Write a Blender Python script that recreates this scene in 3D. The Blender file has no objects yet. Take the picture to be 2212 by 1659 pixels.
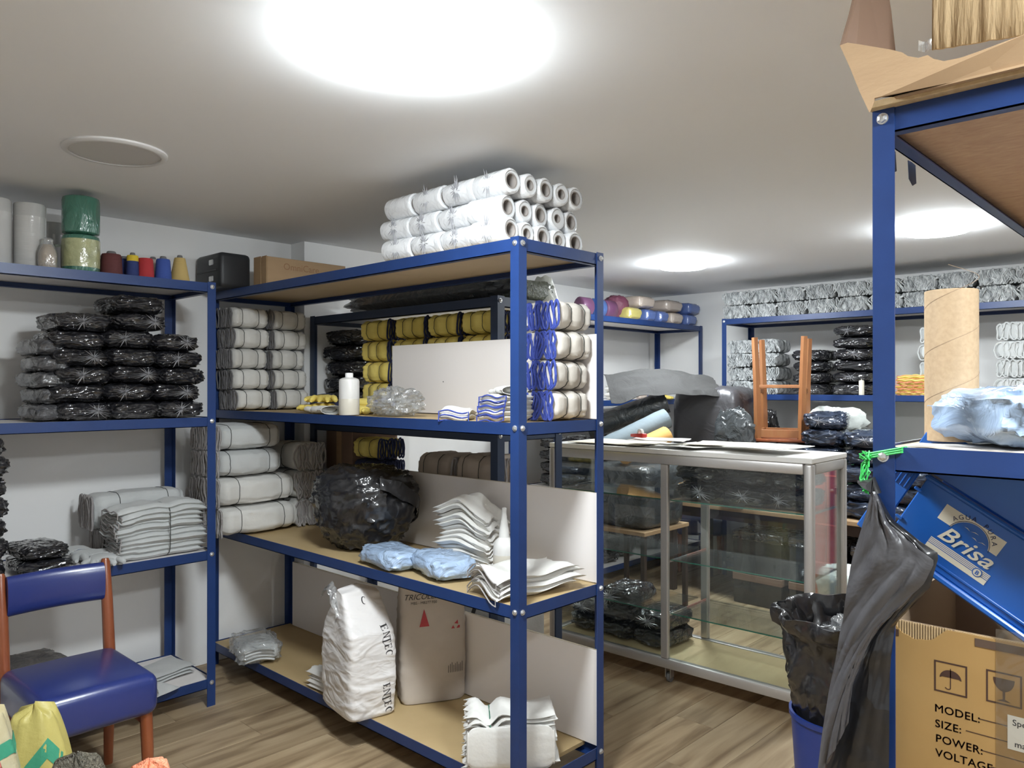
import bpy, bmesh, math, random
from mathutils import Vector, Matrix, noise as NZ
R = math.radians
SC = bpy.context.scene
COL = SC.collection
# ---------------------------------------------------------------- camera
CAM_H, YAW, FPX, HOR = 1.51, 43.35, 1670.0, 835.0
cd = bpy.data.cameras.new('camera'); cam = bpy.data.objects.new('camera', cd); COL.objects.link(cam)
cd.sensor_width = 36; cd.lens = 36*FPX/2212; cd.clip_start = .02
cam.location = (0, 0, CAM_H)
cam.rotation_euler = (R(90)+math.atan((HOR-829.5)/FPX), 0, R(YAW-90))
SC.camera = cam
# ---------------------------------------------------------------- world, view
w = bpy.data.worlds.new('world'); SC.world = w; w.use_nodes = True
w.node_tree.nodes['Background'].inputs[0].default_value = (.75, .8, .9, 1)
w.node_tree.nodes['Background'].inputs[1].default_value = .02
SC.view_settings.view_transform = 'Standard'; SC.view_settings.look = 'None'
SC.cycles.transparent_max_bounces = 32      # many glass panes in a row
SC.view_settings.exposure = 1.5; SC.view_settings.gamma = 1; SC.view_settings.use_curve_mapping = False
LAMP_E = 66.0                      # emission of a lit lamp diffuser
CEIL = 2.355
LAMPS = [(1.21, 1.48, 1), (4.62, 2.76, 1), (4.47, 1.16, 1), (1.04, 2.94, 0), (1.02, -.5, 1)]  # last one is unseen, added behind the camera for fill light
SA, CA = math.sin(R(YAW)), math.cos(R(YAW))
def at(px, py=None, x=None, y=None, z=None):
    """point of the room seen at a pixel of the photograph, on the plane x=, y= or z="""
    k = (px-1106)/FPX
    dx, dy = k*SA+CA, -k*CA+SA
    dz = 0 if py is None else (HOR-py)/FPX
    t = x/dx if x is not None else y/dy if y is not None else (z-CAM_H)/dz
    return Vector((t*dx, t*dy, CAM_H+t*dz))
# ---------------------------------------------------------------- geometry helpers: a "geo" is (verts, faces)
def join(*gs):
    V, F = [], []
    for g in gs:
        n = len(V); V += list(g[0]); F += [tuple(i+n for i in f) for f in g[1]]
    return V, F
def xf(g, loc=(0,0,0), rz=0, rx=0, ry=0, s=1):
    m = Matrix.Translation(loc) @ Matrix.Rotation(rz,4,'Z') @ Matrix.Rotation(ry,4,'Y') @ Matrix.Rotation(rx,4,'X')
    S = Vector(s) if hasattr(s,'__len__') else Vector((s,s,s))
    return [tuple(m @ Vector((v[0]*S.x, v[1]*S.y, v[2]*S.z))) for v in g[0]], g[1]
def warp(g, f):
    return [tuple(f(Vector(v))) for v in g[0]], g[1]
def box(x0,x1,y0,y1,z0,z1,b=0,seg=1):
    bm = bmesh.new(); bmesh.ops.create_cube(bm, size=1)
    for v in bm.verts:
        v.co = ((x0+x1)/2+v.co.x*(x1-x0), (y0+y1)/2+v.co.y*(y1-y0), (z0+z1)/2+v.co.z*(z1-z0))
    if b: bmesh.ops.bevel(bm, geom=bm.edges[:], offset=b, segments=seg, affect='EDGES', profile=.5)
    bm.verts.index_update()
    g = [tuple(v.co) for v in bm.verts], [tuple(v.index for v in f.verts) for f in bm.faces]
    bm.free(); return g
def lathe(prof, n=24, cap0=True, cap1=True):
    V, F = [], []
    for r, z in prof:
        for i in range(n): a = 2*math.pi*i/n; V.append((r*math.cos(a), r*math.sin(a), z))
    for k in range(len(prof)-1):
        for i in range(n):
            j = (i+1) % n; F.append((k*n+i, k*n+j, (k+1)*n+j, (k+1)*n+i))
    if cap0: F.append(tuple(reversed(range(n))))
    if cap1: F.append(tuple(range((len(prof)-1)*n, len(prof)*n)))
    return V, F
def tube(pts, r, n=6, closed=False, taper=None):
    pts = [Vector(p) for p in pts]; V, F = [], []; m = len(pts)
    up = None
    for i, p in enumerate(pts):
        a = pts[(i-1) % m] if closed or i > 0 else p
        b = pts[(i+1) % m] if closed or i < m-1 else p
        t = (b-a); t = t.normalized() if t.length > 1e-9 else Vector((0,0,1))
        if up is None: up = Vector((0,0,1)) if abs(t.z) < .9 else Vector((1,0,0))
        s = t.cross(up)
        if s.length < 1e-6: s = t.orthogonal()
        s.normalize(); up = s.cross(t).normalized()
        rr = r if taper is None else r*taper[i]
        for k in range(n):
            q = 2*math.pi*k/n; V.append(tuple(p+s*math.cos(q)*rr+up*math.sin(q)*rr))
    for i in range(m if closed else m-1):
        for k in range(n):
            j = (i+1) % m; F.append((i*n+k, i*n+(k+1)%n, j*n+(k+1)%n, j*n+k))
    if not closed:
        F.append(tuple(reversed(range(n)))); F.append(tuple(range((m-1)*n, m*n)))
    return V, F
def prism(poly, h, base=0.0):
    n = len(poly)
    V = [(p[0],p[1],base) for p in poly]+[(p[0],p[1],base+h) for p in poly]
    F = [tuple(reversed(range(n))), tuple(range(n,2*n))]+[(i,(i+1)%n,n+(i+1)%n,n+i) for i in range(n)]
    return V, F
def sheet(nx, ny, fn, t=.002):
    """grid surface fn(u,v)->Vector with a thickness"""
    P = [[Vector(fn(i/nx, j/ny)) for j in range(ny+1)] for i in range(nx+1)]
    N = [[None]*(ny+1) for _ in range(nx+1)]
    for i in range(nx+1):
        for j in range(ny+1):
            a = P[min(i+1,nx)][j]-P[max(i-1,0)][j]; b = P[i][min(j+1,ny)]-P[i][max(j-1,0)]
            c = a.cross(b); N[i][j] = c.normalized() if c.length > 1e-12 else Vector((0,0,1))
    V = [tuple(P[i][j]+N[i][j]*t/2) for i in range(nx+1) for j in range(ny+1)]
    V += [tuple(P[i][j]-N[i][j]*t/2) for i in range(nx+1) for j in range(ny+1)]
    o = (nx+1)*(ny+1); F = []; I = lambda i, j: i*(ny+1)+j
    for i in range(nx):
        for j in range(ny):
            F.append((I(i,j),I(i+1,j),I(i+1,j+1),I(i,j+1)))
            F.append((o+I(i,j+1),o+I(i+1,j+1),o+I(i+1,j),o+I(i,j)))
    for i in range(nx):
        F.append((I(i,0),o+I(i,0),o+I(i+1,0),I(i+1,0))); F.append((I(i+1,ny),o+I(i+1,ny),o+I(i,ny),I(i,ny)))
    for j in range(ny):
        F.append((I(0,j+1),o+I(0,j+1),o+I(0,j),I(0,j))); F.append((I(nx,j),o+I(nx,j),o+I(nx,j+1),I(nx,j+1)))
    return V, F
def nz(x, y, z, s=1.0, sd=0.0):
    return NZ.noise(Vector((x*s+sd*7.31, y*s-sd*3.77, z*s+sd*1.93)))
def ridge(x, y, z, s=1.0, sd=0.0):
    return 1-2*abs(nz(x,y,z,s,sd))
def spow(c, p): return math.copysign(abs(c)**p, c)
# ---------------------------------------------------------------- objects
def mesh(name, g, m, smooth=40):
    me = bpy.data.meshes.new(name); me.from_pydata(g[0], [], g[1]); me.update()
    if m is not None: me.materials.append(m)
    if smooth:
        me.shade_smooth(); me.set_sharp_from_angle(angle=R(smooth))
    return me
def obj(name, g, m, parent=None, smooth=40, label=None):
    me = g if isinstance(g, bpy.types.Mesh) else mesh(name, g, m, smooth)
    o = bpy.data.objects.new(name, me); COL.objects.link(o)
    if parent is not None: o.parent = parent
    if label: o['label'] = label
    return o
def tag(o, label, cat, group=None, kind=None):
    o['label'] = label; o['category'] = cat
    if group: o['group'] = group
    if kind: o['kind'] = kind
    return o
def thing(name, label, cat, loc=(0,0,0), rz=0, group=None, rx=0, ry=0):
    o = bpy.data.objects.new(name, None); COL.objects.link(o); o.empty_display_size = .05
    o.location = loc; o.rotation_euler = (rx, ry, rz)
    return tag(o, label, cat, group)
def struct(name, g, m, parent=None, smooth=40):
    o = obj(name, g, m, parent, smooth)
    o['kind'] = 'structure'
    return o
def dup(root, loc, rz=None, label=None, group=None, rx=None, ry=None, scale=None):
    r = root.copy(); COL.objects.link(r); r.location = loc
    e = list(r.rotation_euler)
    if rz is not None: e[2] = rz
    if rx is not None: e[0] = rx
    if ry is not None: e[1] = ry
    r.rotation_euler = e
    if scale: r.scale = scale
    if label: r['label'] = label
    if group: r['group'] = group
    for ch in root.children:
        c = ch.copy(); COL.objects.link(c); c.parent = r
        for g2 in ch.children:
            d = g2.copy(); COL.objects.link(d); d.parent = c
    return r
# ---------------------------------------------------------------- materials
def M(name, col, rough=.5, metal=0, var=0, vscale=8, vcol=None, bump=0, bscale=40, bdist=.01, coat=0, coatr=.1, rnd=0,
      spec=.5, trans=0, sheen=0, emit=None, estr=0, stretch=None, alpha=1, distort=0, vdetail=3):
    m = bpy.data.materials.new(name); m.use_nodes = True; nt = m.node_tree; ns = nt.nodes; ln = nt.links
    b = ns['Principled BSDF']; c4 = (*col, 1)
    b.inputs['Base Color'].default_value = c4; b.inputs['Roughness'].default_value = rough
    b.inputs['Metallic'].default_value = metal; b.inputs['Specular IOR Level'].default_value = spec
    b.inputs['Coat Weight'].default_value = coat; b.inputs['Coat Roughness'].default_value = coatr
    b.inputs['Transmission Weight'].default_value = trans; b.inputs['Sheen Weight'].default_value = sheen
    b.inputs['Alpha'].default_value = alpha
    if emit: b.inputs['Emission Color'].default_value = (*emit,1); b.inputs['Emission Strength'].default_value = estr
    tc = ns.new('ShaderNodeTexCoord'); vec = tc.outputs['Object']
    if stretch:
        mp = ns.new('ShaderNodeMapping'); mp.inputs['Scale'].default_value = stretch; ln.new(vec, mp.inputs[0]); vec = mp.outputs[0]
    src = None
    if var:
        t = ns.new('ShaderNodeTexNoise'); t.inputs['Scale'].default_value = vscale; t.inputs['Detail'].default_value = vdetail
        t.inputs['Distortion'].default_value = distort
        ln.new(vec, t.inputs['Vector']); mx = ns.new('ShaderNodeMix'); mx.data_type = 'RGBA'
        rp = ns.new('ShaderNodeValToRGB'); rp.color_ramp.elements[0].position = .5-var/2; rp.color_ramp.elements[1].position = .5+var/2
        ln.new(t.outputs['Fac'], rp.inputs[0]); ln.new(rp.outputs[0], mx.inputs['Factor'])
        mx.inputs['A'].default_value = c4; mx.inputs['B'].default_value = (*(vcol or [c*.7 for c in col]), 1)
        src = mx.outputs['Result']
    if rnd:
        oi = ns.new('ShaderNodeObjectInfo'); hv = ns.new('ShaderNodeHueSaturation')
        mr = ns.new('ShaderNodeMapRange'); mr.inputs['To Min'].default_value = 1-rnd; mr.inputs['To Max'].default_value = 1+rnd
        ln.new(oi.outputs['Random'], mr.inputs['Value']); ln.new(mr.outputs[0], hv.inputs['Value'])
        if src: ln.new(src, hv.inputs['Color'])
        else: hv.inputs['Color'].default_value = c4
        src = hv.outputs[0]
    if src: ln.new(src, b.inputs['Base Color'])
    if bump:
        t = ns.new('ShaderNodeTexNoise'); t.inputs['Scale'].default_value = bscale; t.inputs['Detail'].default_value = 4
        t.inputs['Distortion'].default_value = distort
        ln.new(vec, t.inputs['Vector']); bp = ns.new('ShaderNodeBump'); bp.inputs['Strength'].default_value = bump
        bp.inputs['Distance'].default_value = bdist; ln.new(t.outputs['Fac'], bp.inputs['Height']); ln.new(bp.outputs[0], b.inputs['Normal'])
        if coat: ln.new(bp.outputs[0], b.inputs['Coat Normal'])
    return m
def film(name, tint, op, rough=.08, bump=.5, bscale=18, gl=.14, milky=(.8,.82,.84), mk=.1):
    """thin clear plastic or glass: see-through with a sheen, optionally a little milky"""
    m = bpy.data.materials.new(name); m.use_nodes = True; nt = m.node_tree; ns = nt.nodes; ln = nt.links
    ns.remove(ns['Principled BSDF']); out = ns['Material Output']
    tr = ns.new('ShaderNodeBsdfTransparent'); tr.inputs[0].default_value = (*tint,1)
    di = ns.new('ShaderNodeBsdfDiffuse'); di.inputs[0].default_value = (*milky,1)
    gs = ns.new('ShaderNodeBsdfGlossy'); gs.inputs['Roughness'].default_value = rough; gs.inputs[0].default_value = (1,1,1,1)
    a = ns.new('ShaderNodeMixShader'); a.inputs[0].default_value = mk; ln.new(tr.outputs[0], a.inputs[1]); ln.new(di.outputs[0], a.inputs[2])
    fr = ns.new('ShaderNodeFresnel'); fr.inputs[0].default_value = 1.45
    mu = ns.new('ShaderNodeMath'); mu.operation = 'MULTIPLY_ADD'; mu.inputs[1].default_value = .6; mu.inputs[2].default_value = gl
    ln.new(fr.outputs[0], mu.inputs[0])
    b2 = ns.new('ShaderNodeMixShader'); ln.new(mu.outputs[0], b2.inputs[0]); ln.new(a.outputs[0], b2.inputs[1]); ln.new(gs.outputs[0], b2.inputs[2])
    ln.new(b2.outputs[0], out.inputs[0])
    if bump:
        tc = ns.new('ShaderNodeTexCoord'); t = ns.new('ShaderNodeTexNoise'); t.inputs['Scale'].default_value = bscale; t.inputs['Distortion'].default_value = 1.5
        ln.new(tc.outputs['Object'], t.inputs['Vector']); bp = ns.new('ShaderNodeBump'); bp.inputs['Strength'].default_value = bump; bp.inputs['Distance'].default_value = .02
        ln.new(t.outputs['Fac'], bp.inputs['Height']); ln.new(bp.outputs[0], gs.inputs['Normal']); ln.new(bp.outputs[0], fr.inputs['Normal'])
    return m
MT = {}
MT['wall'] = M('wall_paint', (.84,.835,.825), .75, bump=.08, bscale=60, bdist=.002)
MT['ceil'] = M('ceiling_paint', (.84,.85,.865), .8, bump=.05, bscale=30, bdist=.002)
MT['blue'] = M('blue_rack_paint', (.010,.034,.135), .38, var=.5, vscale=14, vcol=(.012,.040,.155), bump=.06, bscale=180, bdist=.002, rnd=.08)
MT['slate'] = M('slate_rack_paint', (.028,.045,.09), .42, bump=.05, bscale=150, bdist=.002)
MT['bolt'] = M('zinc_bolt', (.72,.73,.74), .3, .9)
MT['mdf'] = M('mdf_board', (.52,.385,.20), .6, var=.6, vscale=5, vcol=(.44,.32,.16), bump=.04, bscale=90, bdist=.002)
MT['mdf_under'] = M('mdf_board_plain', (.56,.45,.32), .65, var=.5, vscale=4, vcol=(.5,.4,.28))
MT['whiteboard'] = M('white_melamine', (.82,.78,.76), .38, bump=.02, bscale=200, bdist=.001)
MT['chip'] = M('chipboard_edge', (.48,.42,.32), .8, var=.7, vscale=120, vcol=(.3,.25,.17))
MT['osb'] = M('osb_board', (.55,.36,.22), .7, var=.7, vscale=16, vcol=(.38,.22,.14), stretch=(3,1,1), distort=2, bump=.2, bscale=25, bdist=.004)
MT['grout'] = M('floor_grout', (.42,.34,.25), .8)
# ================================================================ the room
XB, XF, YA, YR = 6.27, -1.7, 4.11, -2.3
def plank_material():
    m = bpy.data.materials.new('wood_plank_tile'); m.use_nodes = True; nt = m.node_tree; ns = nt.nodes; ln = nt.links
    b = ns['Principled BSDF']; tc = ns.new('ShaderNodeTexCoord'); oi = ns.new('ShaderNodeObjectInfo')
    off = ns.new('ShaderNodeVectorMath'); off.operation = 'MULTIPLY_ADD'
    cx = ns.new('ShaderNodeCombineXYZ')
    for i in range(3): ln.new(oi.outputs['Random'], cx.inputs[i])
    off.inputs[1].default_value = (37, 53, 11); ln.new(cx.outputs[0], off.inputs[0]); ln.new(tc.outputs['Object'], off.inputs[2])
    mp = ns.new('ShaderNodeMapping'); mp.inputs['Scale'].default_value = (1.1, 11, 1); ln.new(off.outputs[0], mp.inputs[0])
    n1 = ns.new('ShaderNodeTexNoise'); n1.inputs['Scale'].default_value = 1.6; n1.inputs['Detail'].default_value = 5; n1.inputs['Distortion'].default_value = .6
    ln.new(mp.outputs[0], n1.inputs['Vector'])
    rp = ns.new('ShaderNodeValToRGB'); e = rp.color_ramp.elements
    e[0].position = .3; e[0].color = (.20,.135,.075,1); e[1].position = .72; e[1].color = (.46,.355,.225,1)
    k = e.new(.5); k.color = (.36,.265,.16,1)
    ln.new(n1.outputs['Fac'], rp.inputs[0])
    hv = ns.new('ShaderNodeHueSaturation'); mr = ns.new('ShaderNodeMapRange'); mr.inputs['To Min'].default_value = .86; mr.inputs['To Max'].default_value = 1.12
    ln.new(oi.outputs['Random'], mr.inputs['Value']); ln.new(mr.outputs[0], hv.inputs['Value']); ln.new(rp.outputs[0], hv.inputs['Color'])
    ln.new(hv.outputs[0], b.inputs['Base Color']); b.inputs['Roughness'].default_value = .42
    bp = ns.new('ShaderNodeBump'); bp.inputs['Strength'].default_value = .08; bp.inputs['Distance'].default_value = .004
    ln.new(n1.outputs['Fac'], bp.inputs['Height']); ln.new(bp.outputs[0], b.inputs['Normal'])
    return m
MT['plank'] = plank_material()
floor = struct('floor', box(XF-.1, XB+.1, YR-.1, YA+.1, -.1, -.003), MT['grout'], smooth=0)
PL, PW = 1.2, .2
pm = mesh('plank', box(0, PL-.003, 0, PW-.003, -.012, 0, .0012), MT['plank'], 0)
row = 0; yy = YR
while yy < YA:
    xx = XF-[.0,.55,.2,.85,.4][row % 5]
    while xx < XB:
        o = obj('plank', pm, None, floor); o.location = (xx, yy, 0); xx += PL
    yy += PW; row += 1
struct('ceiling', box(XF-.1, XB+.1, YR-.1, YA+.1, CEIL, CEIL+.1), MT['ceil'], smooth=0)
struct('wall_left', box(XF-.1, XB+.1, YA, YA+.12, 0, CEIL), MT['wall'], smooth=0)
struct('wall_back', box(XB, XB+.12, YR-.1, YA, 0, CEIL), MT['wall'], smooth=0)
struct('wall_right', box(XF, XB, YR-.12, YR, 0, CEIL), MT['wall'], smooth=0)
struct('wall_front', box(XF-.12, XF, YR-.1, YA, 0, CEIL), MT['wall'], smooth=0)
struct('wall_pier', box(2.44, 3.22, 3.965, YA, 0, CEIL), MT['wall'], smooth=0)
# ---------------------------------------------------------------- ceiling lamps
MT['lamp_on'] = M('lamp_diffuser_lit', (.9,.9,.9), .4, emit=(.90,.965,1.0), estr=LAMP_E)
MT['lamp_far'] = M('lamp_diffuser_dimmer', (.9,.9,.9), .4, emit=(.90,.965,1.0), estr=LAMP_E*.72)
MT['lamp_off'] = M('lamp_diffuser_dark', (.60,.59,.575), .5)
MT['lamp_rim'] = M('lamp_rim_white', (.66,.65,.64), .45)
LL = ['big lit round ceiling lamp nearest the camera, above the white cotton glove shelves',
      'small lit ceiling lamp above the glass counter, left of the other far lamp',
      'lit round ceiling lamp seen through the near blue rack, above the far grey bundles',
      'round ceiling lamp that is switched off, over the left shelf',
      'unseen ceiling lamp behind the camera, added for fill by continuing the grid']
for i, (lx, ly, on) in enumerate(LAMPS):
    t = thing('ceiling_lamp', LL[i], 'lamp', (lx, ly, CEIL), 0, 'round ceiling lamps')
    rr = 1 if not on else .86
    obj('rim', lathe([(.172*rr,0),(.172*rr,-.006),(.164*rr,-.012),(.150*rr,-.012),(.150*rr,0)], 40, False, False), MT['lamp_rim'], t) if on else obj('rim', lathe([(.172,0),(.172,-.006),(.164,-.012),(.150,-.012),(.150,0)], 40, False, False), MT['lamp_rim'], t)
    d = -.042 if on else -.010
    obj('diffuser', lathe([(.150 if not on else .164,-.0005),(.150 if not on else .165,d*.55),(.146 if not on else .160,d*.8),(.135 if not on else .150,d*.95),(.115,d),(.0005,d)], 40, True, True), MT['lamp_off' if not on else 'lamp_far' if lx > 3 else 'lamp_on'], t)
# ================================================================ racks
def lprof(sx, sy, w, t, h):
    """angle-iron post with its corner at 0,0, flanges running towards +sx and +sy"""
    P = [(0,0),(sx*w,0),(sx*w,sy*t),(sx*t,sy*t),(sx*t,sy*w),(0,sy*w)]
    if sx*sy < 0: P = P[::-1]
    return prism(P, h)
BH = .045
def rack(label, x0, x1, y0, y1, levels, board, under=None, paint='blue', w=.038, bolts=('x0','y0'), hpost=None, bt=.016, boards=None):
    t = thing('shelving_rack', label, 'rack', ((x0+x1)/2, (y0+y1)/2, 0))
    X0, X1, Y0, Y1 = (x0-x1)/2, (x1-x0)/2, (y0-y1)/2, (y1-y0)/2
    H = hpost or max(levels)+.004
    for (cx, sx) in ((X0,1),(X1,-1)):
        for (cy, sy) in ((Y0,1),(Y1,-1)):
            obj('post', xf(lprof(sx, sy, w, .003, H), (cx, cy, 0)), MT[paint], t, 0)
    bm = mesh('bolt', join(lathe([(.0085,0),(.0085,.003),(.0075,.006),(.0035,.0075)], 6), lathe([(.0105,-.001),(.0105,.001)], 14)), MT['bolt'], 0)
    for li, z in enumerate(levels):
        e = .0035
        for nm, g in (('beam', join(box(X0+e, X0+e+.003, Y0+e, Y1-e, z-BH, z), box(X0+e, X0+.03, Y0+e, Y1-e, z-BH, z-BH+.003))),
                      ('beam', join(box(X1-e-.003, X1-e, Y0+e, Y1-e, z-BH, z), box(X1-.03, X1-e, Y0+e, Y1-e, z-BH, z-BH+.003))),
                      ('beam', join(box(X0+e+.003, X1-e-.003, Y0+e, Y0+e+.003, z-BH, z), box(X0+.03, X1-.03, Y0+e, Y0+.03, z-BH, z-BH+.003))),
                      ('beam', join(box(X0+e+.003, X1-e-.003, Y1-e-.003, Y1-e, z-BH, z), box(X0+.03, X1-.03, Y1-.03, Y1-e, z-BH, z-BH+.003)))):
            obj(nm, g, MT[paint], t, 0)
        bx0, bx1, by0, by1 = X0+.009, X1-.009, Y0+.009, Y1-.009
        if boards and li in boards: by0 += boards[li]
        bmat = MT[under if (under and z > CAM_H) else board]
        if by1-by0 > 2.1 and z > CAM_H:
            c = (by0+by1)/2-.25
            obj('shelf_board', box(bx0, bx1, by0, c-.0015, z-bt-.004, z-.004, .001), bmat, t, 0)
            obj('shelf_board', box(bx0, bx1, c+.0015, by1, z-bt-.004, z-.004, .001), bmat, t, 0)
        else:
            obj('shelf_board', box(bx0, bx1, by0, by1, z-bt-.004, z-.004, .001), bmat, t, 0)
        zc = z-.018
        for s in bolts:
            if s == 'x0':
                for yc in (Y0+.018, Y1-.018): o = obj('bolt', bm, None, t); o.location = (X0-.001, yc, zc); o.rotation_euler = (0, R(-90), 0)
            if s == 'y0':
                for xc in (X0+.018, X1-.018): o = obj('bolt', bm, None, t); o.location = (xc, Y0-.001, zc); o.rotation_euler = (R(90), 0, 0)
            if s == 'x1':
                for yc in (Y0+.018, Y1-.018): o = obj('bolt', bm, None, t); o.location = (X1+.001, yc, zc); o.rotation_euler = (0, R(90), 0)
    return t
L1, L2, L3, L4 = 2.02, 1.385, .755, .13
R1 = (-.55, 1.705, 3.545, 4.03)
rack('blue steel rack with white boards along the left wall behind the blue chair', *R1, (2.00, 1.365, .735, .13), 'whiteboard', bolts=('y0',), w=.04)
R2 = (1.93, 2.41, 1.79, 4.06)
rack('tall blue steel rack in the middle, with tan boards and clear rolls on top', *R2, (L1, L2, L3, L4), 'mdf', 'mdf_under', w=.04, boards={3:.075})
R3 = (2.47, 2.92, 2.42, 3.95)
rack('dark slate rack of yellow gloves standing behind the middle rack', *R3, (1.915, 1.305, 1.0, .12), 'whiteboard', None, 'slate', w=.045, bolts=('y0',))
R4 = (4.2, 6.22, 3.52, 4.0)
rack('far blue rack in the back corner with plastic-wrapped glove packs on top', *R4, (2.05, 1.405, .76, .13), 'whiteboard', None, bolts=())
R5 = (5.68, 6.17, .75, 3.04)
rack('far blue rack along the back wall under the row of grey bundles', *R5, (2.05, 1.45, .78, .12), 'whiteboard', None, bolts=('x0',))
R6 = (1.50, 3.76, -.01, .497)
rack('near blue rack at the right edge with an open carton on top', *R6, (2.02, 1.40, .755, .13), 'mdf', 'osb', bolts=('x0',), w=.038)
# ================================================================ generators for soft goods
MT['cotton'] = M('white_cotton', (.70,.69,.66), .9, var=.5, vscale=9, vcol=(.64,.63,.60), bump=.25, bscale=70, bdist=.004, sheen=.2, rnd=.05)
MT['cotton_g'] = M('grey_white_cotton', (.58,.59,.585), .9, var=.5, vscale=9, vcol=(.51,.525,.52), bump=.25, bscale=70, bdist=.004, sheen=.2, rnd=.05)
MT['canvas'] = M('cream_canvas', (.66,.62,.565), .85, var=.5, vscale=12, vcol=(.6,.56,.5), bump=.25, bscale=60, bdist=.004, rnd=.04)
MT['beigeglove'] = M('beige_leather', (.50,.43,.36), .8, var=.5, vscale=12, vcol=(.44,.37,.31), bump=.25, bscale=60, bdist=.004)
MT['greyglove'] = M('grey_mottled_knit', (.56,.575,.575), .9, var=.35, vscale=48, vcol=(.16,.17,.175), stretch=(1,1,.45), bump=.7, bscale=60, bdist=.015, rnd=.06)
MT['cuffgrey'] = M('grey_cuff_edge', (.33,.31,.305), .9, bump=.2, bscale=60)
MT['cuffdark'] = M('dark_cuff_edge', (.17,.165,.17), .9, bump=.2, bscale=60)
MT['bluetrim'] = M('blue_binding', (.035,.06,.30), .75, bump=.25, bscale=120, bdist=.003)
MT['navycloth'] = M('navy_cloth', (.018,.025,.075), .85, bump=.3, bscale=60)
MT['yellow'] = M('yellow_glove_leather', (.84,.69,.20), .75, var=.5, vscale=14, vcol=(.74,.58,.13), bump=.3, bscale=45, bdist=.005, rnd=.07)
MT['string'] = M('dark_string', (.05,.055,.05), .8)
MT['gstring'] = M('green_string', (.03,.16,.10), .8)
MT['blackpack_'] = M('black_cloth_in_clear_film', (.020,.020,.024), .42, var=.55, vscale=9, vcol=(.036,.036,.042), bump=.9, bscale=13, bdist=.03, coat=1, coatr=.12, distort=1.6, rnd=.15)
MT['blackbag'] = M('black_polythene', (.014,.014,.016), .34, bump=.75, bscale=10, bdist=.03, coat=.7, coatr=.16, distort=1.4)
MT['blackroll'] = M('black_polythene_dull', (.062,.060,.065), .38, bump=.35, bscale=7, bdist=.03, distort=1.2, coat=.35, coatr=.3)
def crumple_mat(name, col, col2, rough=.5, coat=1, coatr=.05, big=6, small=20, strength=1, rnd=.1, dist=.03, st=(1,1,2.4)):
    m = M(name, col, rough, var=.55, vscale=9, vcol=col2, coat=coat, coatr=coatr, rnd=rnd, spec=.25)
    nt = m.node_tree; ns = nt.nodes; ln = nt.links; b = ns['Principled BSDF']; tc = ns.new('ShaderNodeTexCoord')
    mp = ns.new('ShaderNodeMapping'); mp.inputs['Scale'].default_value = st; ln.new(tc.outputs['Object'], mp.inputs[0])
    n1 = ns.new('ShaderNodeTexNoise'); n1.inputs['Scale'].default_value = big; n1.inputs['Detail'].default_value = 1.2; n1.inputs['Distortion'].default_value = 1.6
    n2 = ns.new('ShaderNodeTexNoise'); n2.inputs['Scale'].default_value = small; n2.inputs['Detail'].default_value = 1; n2.inputs['Distortion'].default_value = 1.2
    ln.new(mp.outputs[0], n1.inputs['Vector']); ln.new(mp.outputs[0], n2.inputs['Vector'])
    ab = ns.new('ShaderNodeMath'); ab.operation = 'SUBTRACT'; ab.inputs[1].default_value = .5; ln.new(n2.outputs['Fac'], ab.inputs[0])
    aa = ns.new('ShaderNodeMath'); aa.operation = 'ABSOLUTE'; ln.new(ab.outputs[0], aa.inputs[0])
    ad = ns.new('ShaderNodeMath'); ad.operation = 'MULTIPLY_ADD'; ad.inputs[1].default_value = -.35; ln.new(aa.outputs[0], ad.inputs[0]); ln.new(n1.outputs['Fac'], ad.inputs[2])
    bp = ns.new('ShaderNodeBump'); bp.inputs['Strength'].default_value = strength; bp.inputs['Distance'].default_value = dist
    ln.new(ad.outputs[0], bp.inputs['Height']); ln.new(bp.outputs[0], b.inputs['Coat Normal']); ln.new(bp.outputs[0], b.inputs['Normal'])
    return m
MT['blackpack'] = crumple_mat('black_cloth_in_clear_film', (.010,.010,.013), (.022,.022,.027), .5, 1, .05, 8, 15, 1, .1, .05, (1,1,2.0))
MT['blackpack'].node_tree.nodes['Principled BSDF'].inputs['Coat IOR'].default_value = 1.85
MT['blackbag'] = crumple_mat('black_polythene', (.010,.010,.012), (.014,.014,.016), .45, .9, .10, 4, 9, .8, st=(1.4,1,1))
MT['knot'] = M('clear_film_knot', (.40,.40,.42), .25, coat=1, coatr=.1, bump=.5, bscale=40)
MT['bluecloth'] = M('pale_blue_cloth_in_film', (.42,.55,.73), .45, var=.5, vscale=10, vcol=(.34,.46,.66), bump=.6, bscale=11, bdist=.03, coat=1, coatr=.12, distort=1.4)
MT['filmclear'] = film('clear_film', (.97,.98,.98), 0, .12, .9, 16, .10, mk=.16)
MT['glass'] = film('showcase_glass', (.955,.975,.965), 0, .01, 0, 1, .008, mk=.008, milky=(.6,.65,.63))
MT['glassedge'] = M('green_glass_edge', (.03,.16,.11), .1, coat=1)
def sect(th, W, H, n=3.6):
    c, s = math.cos(th), math.sin(th)
    return W/2*spow(c, 2/n), H/2*spow(s, 2/n)
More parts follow.
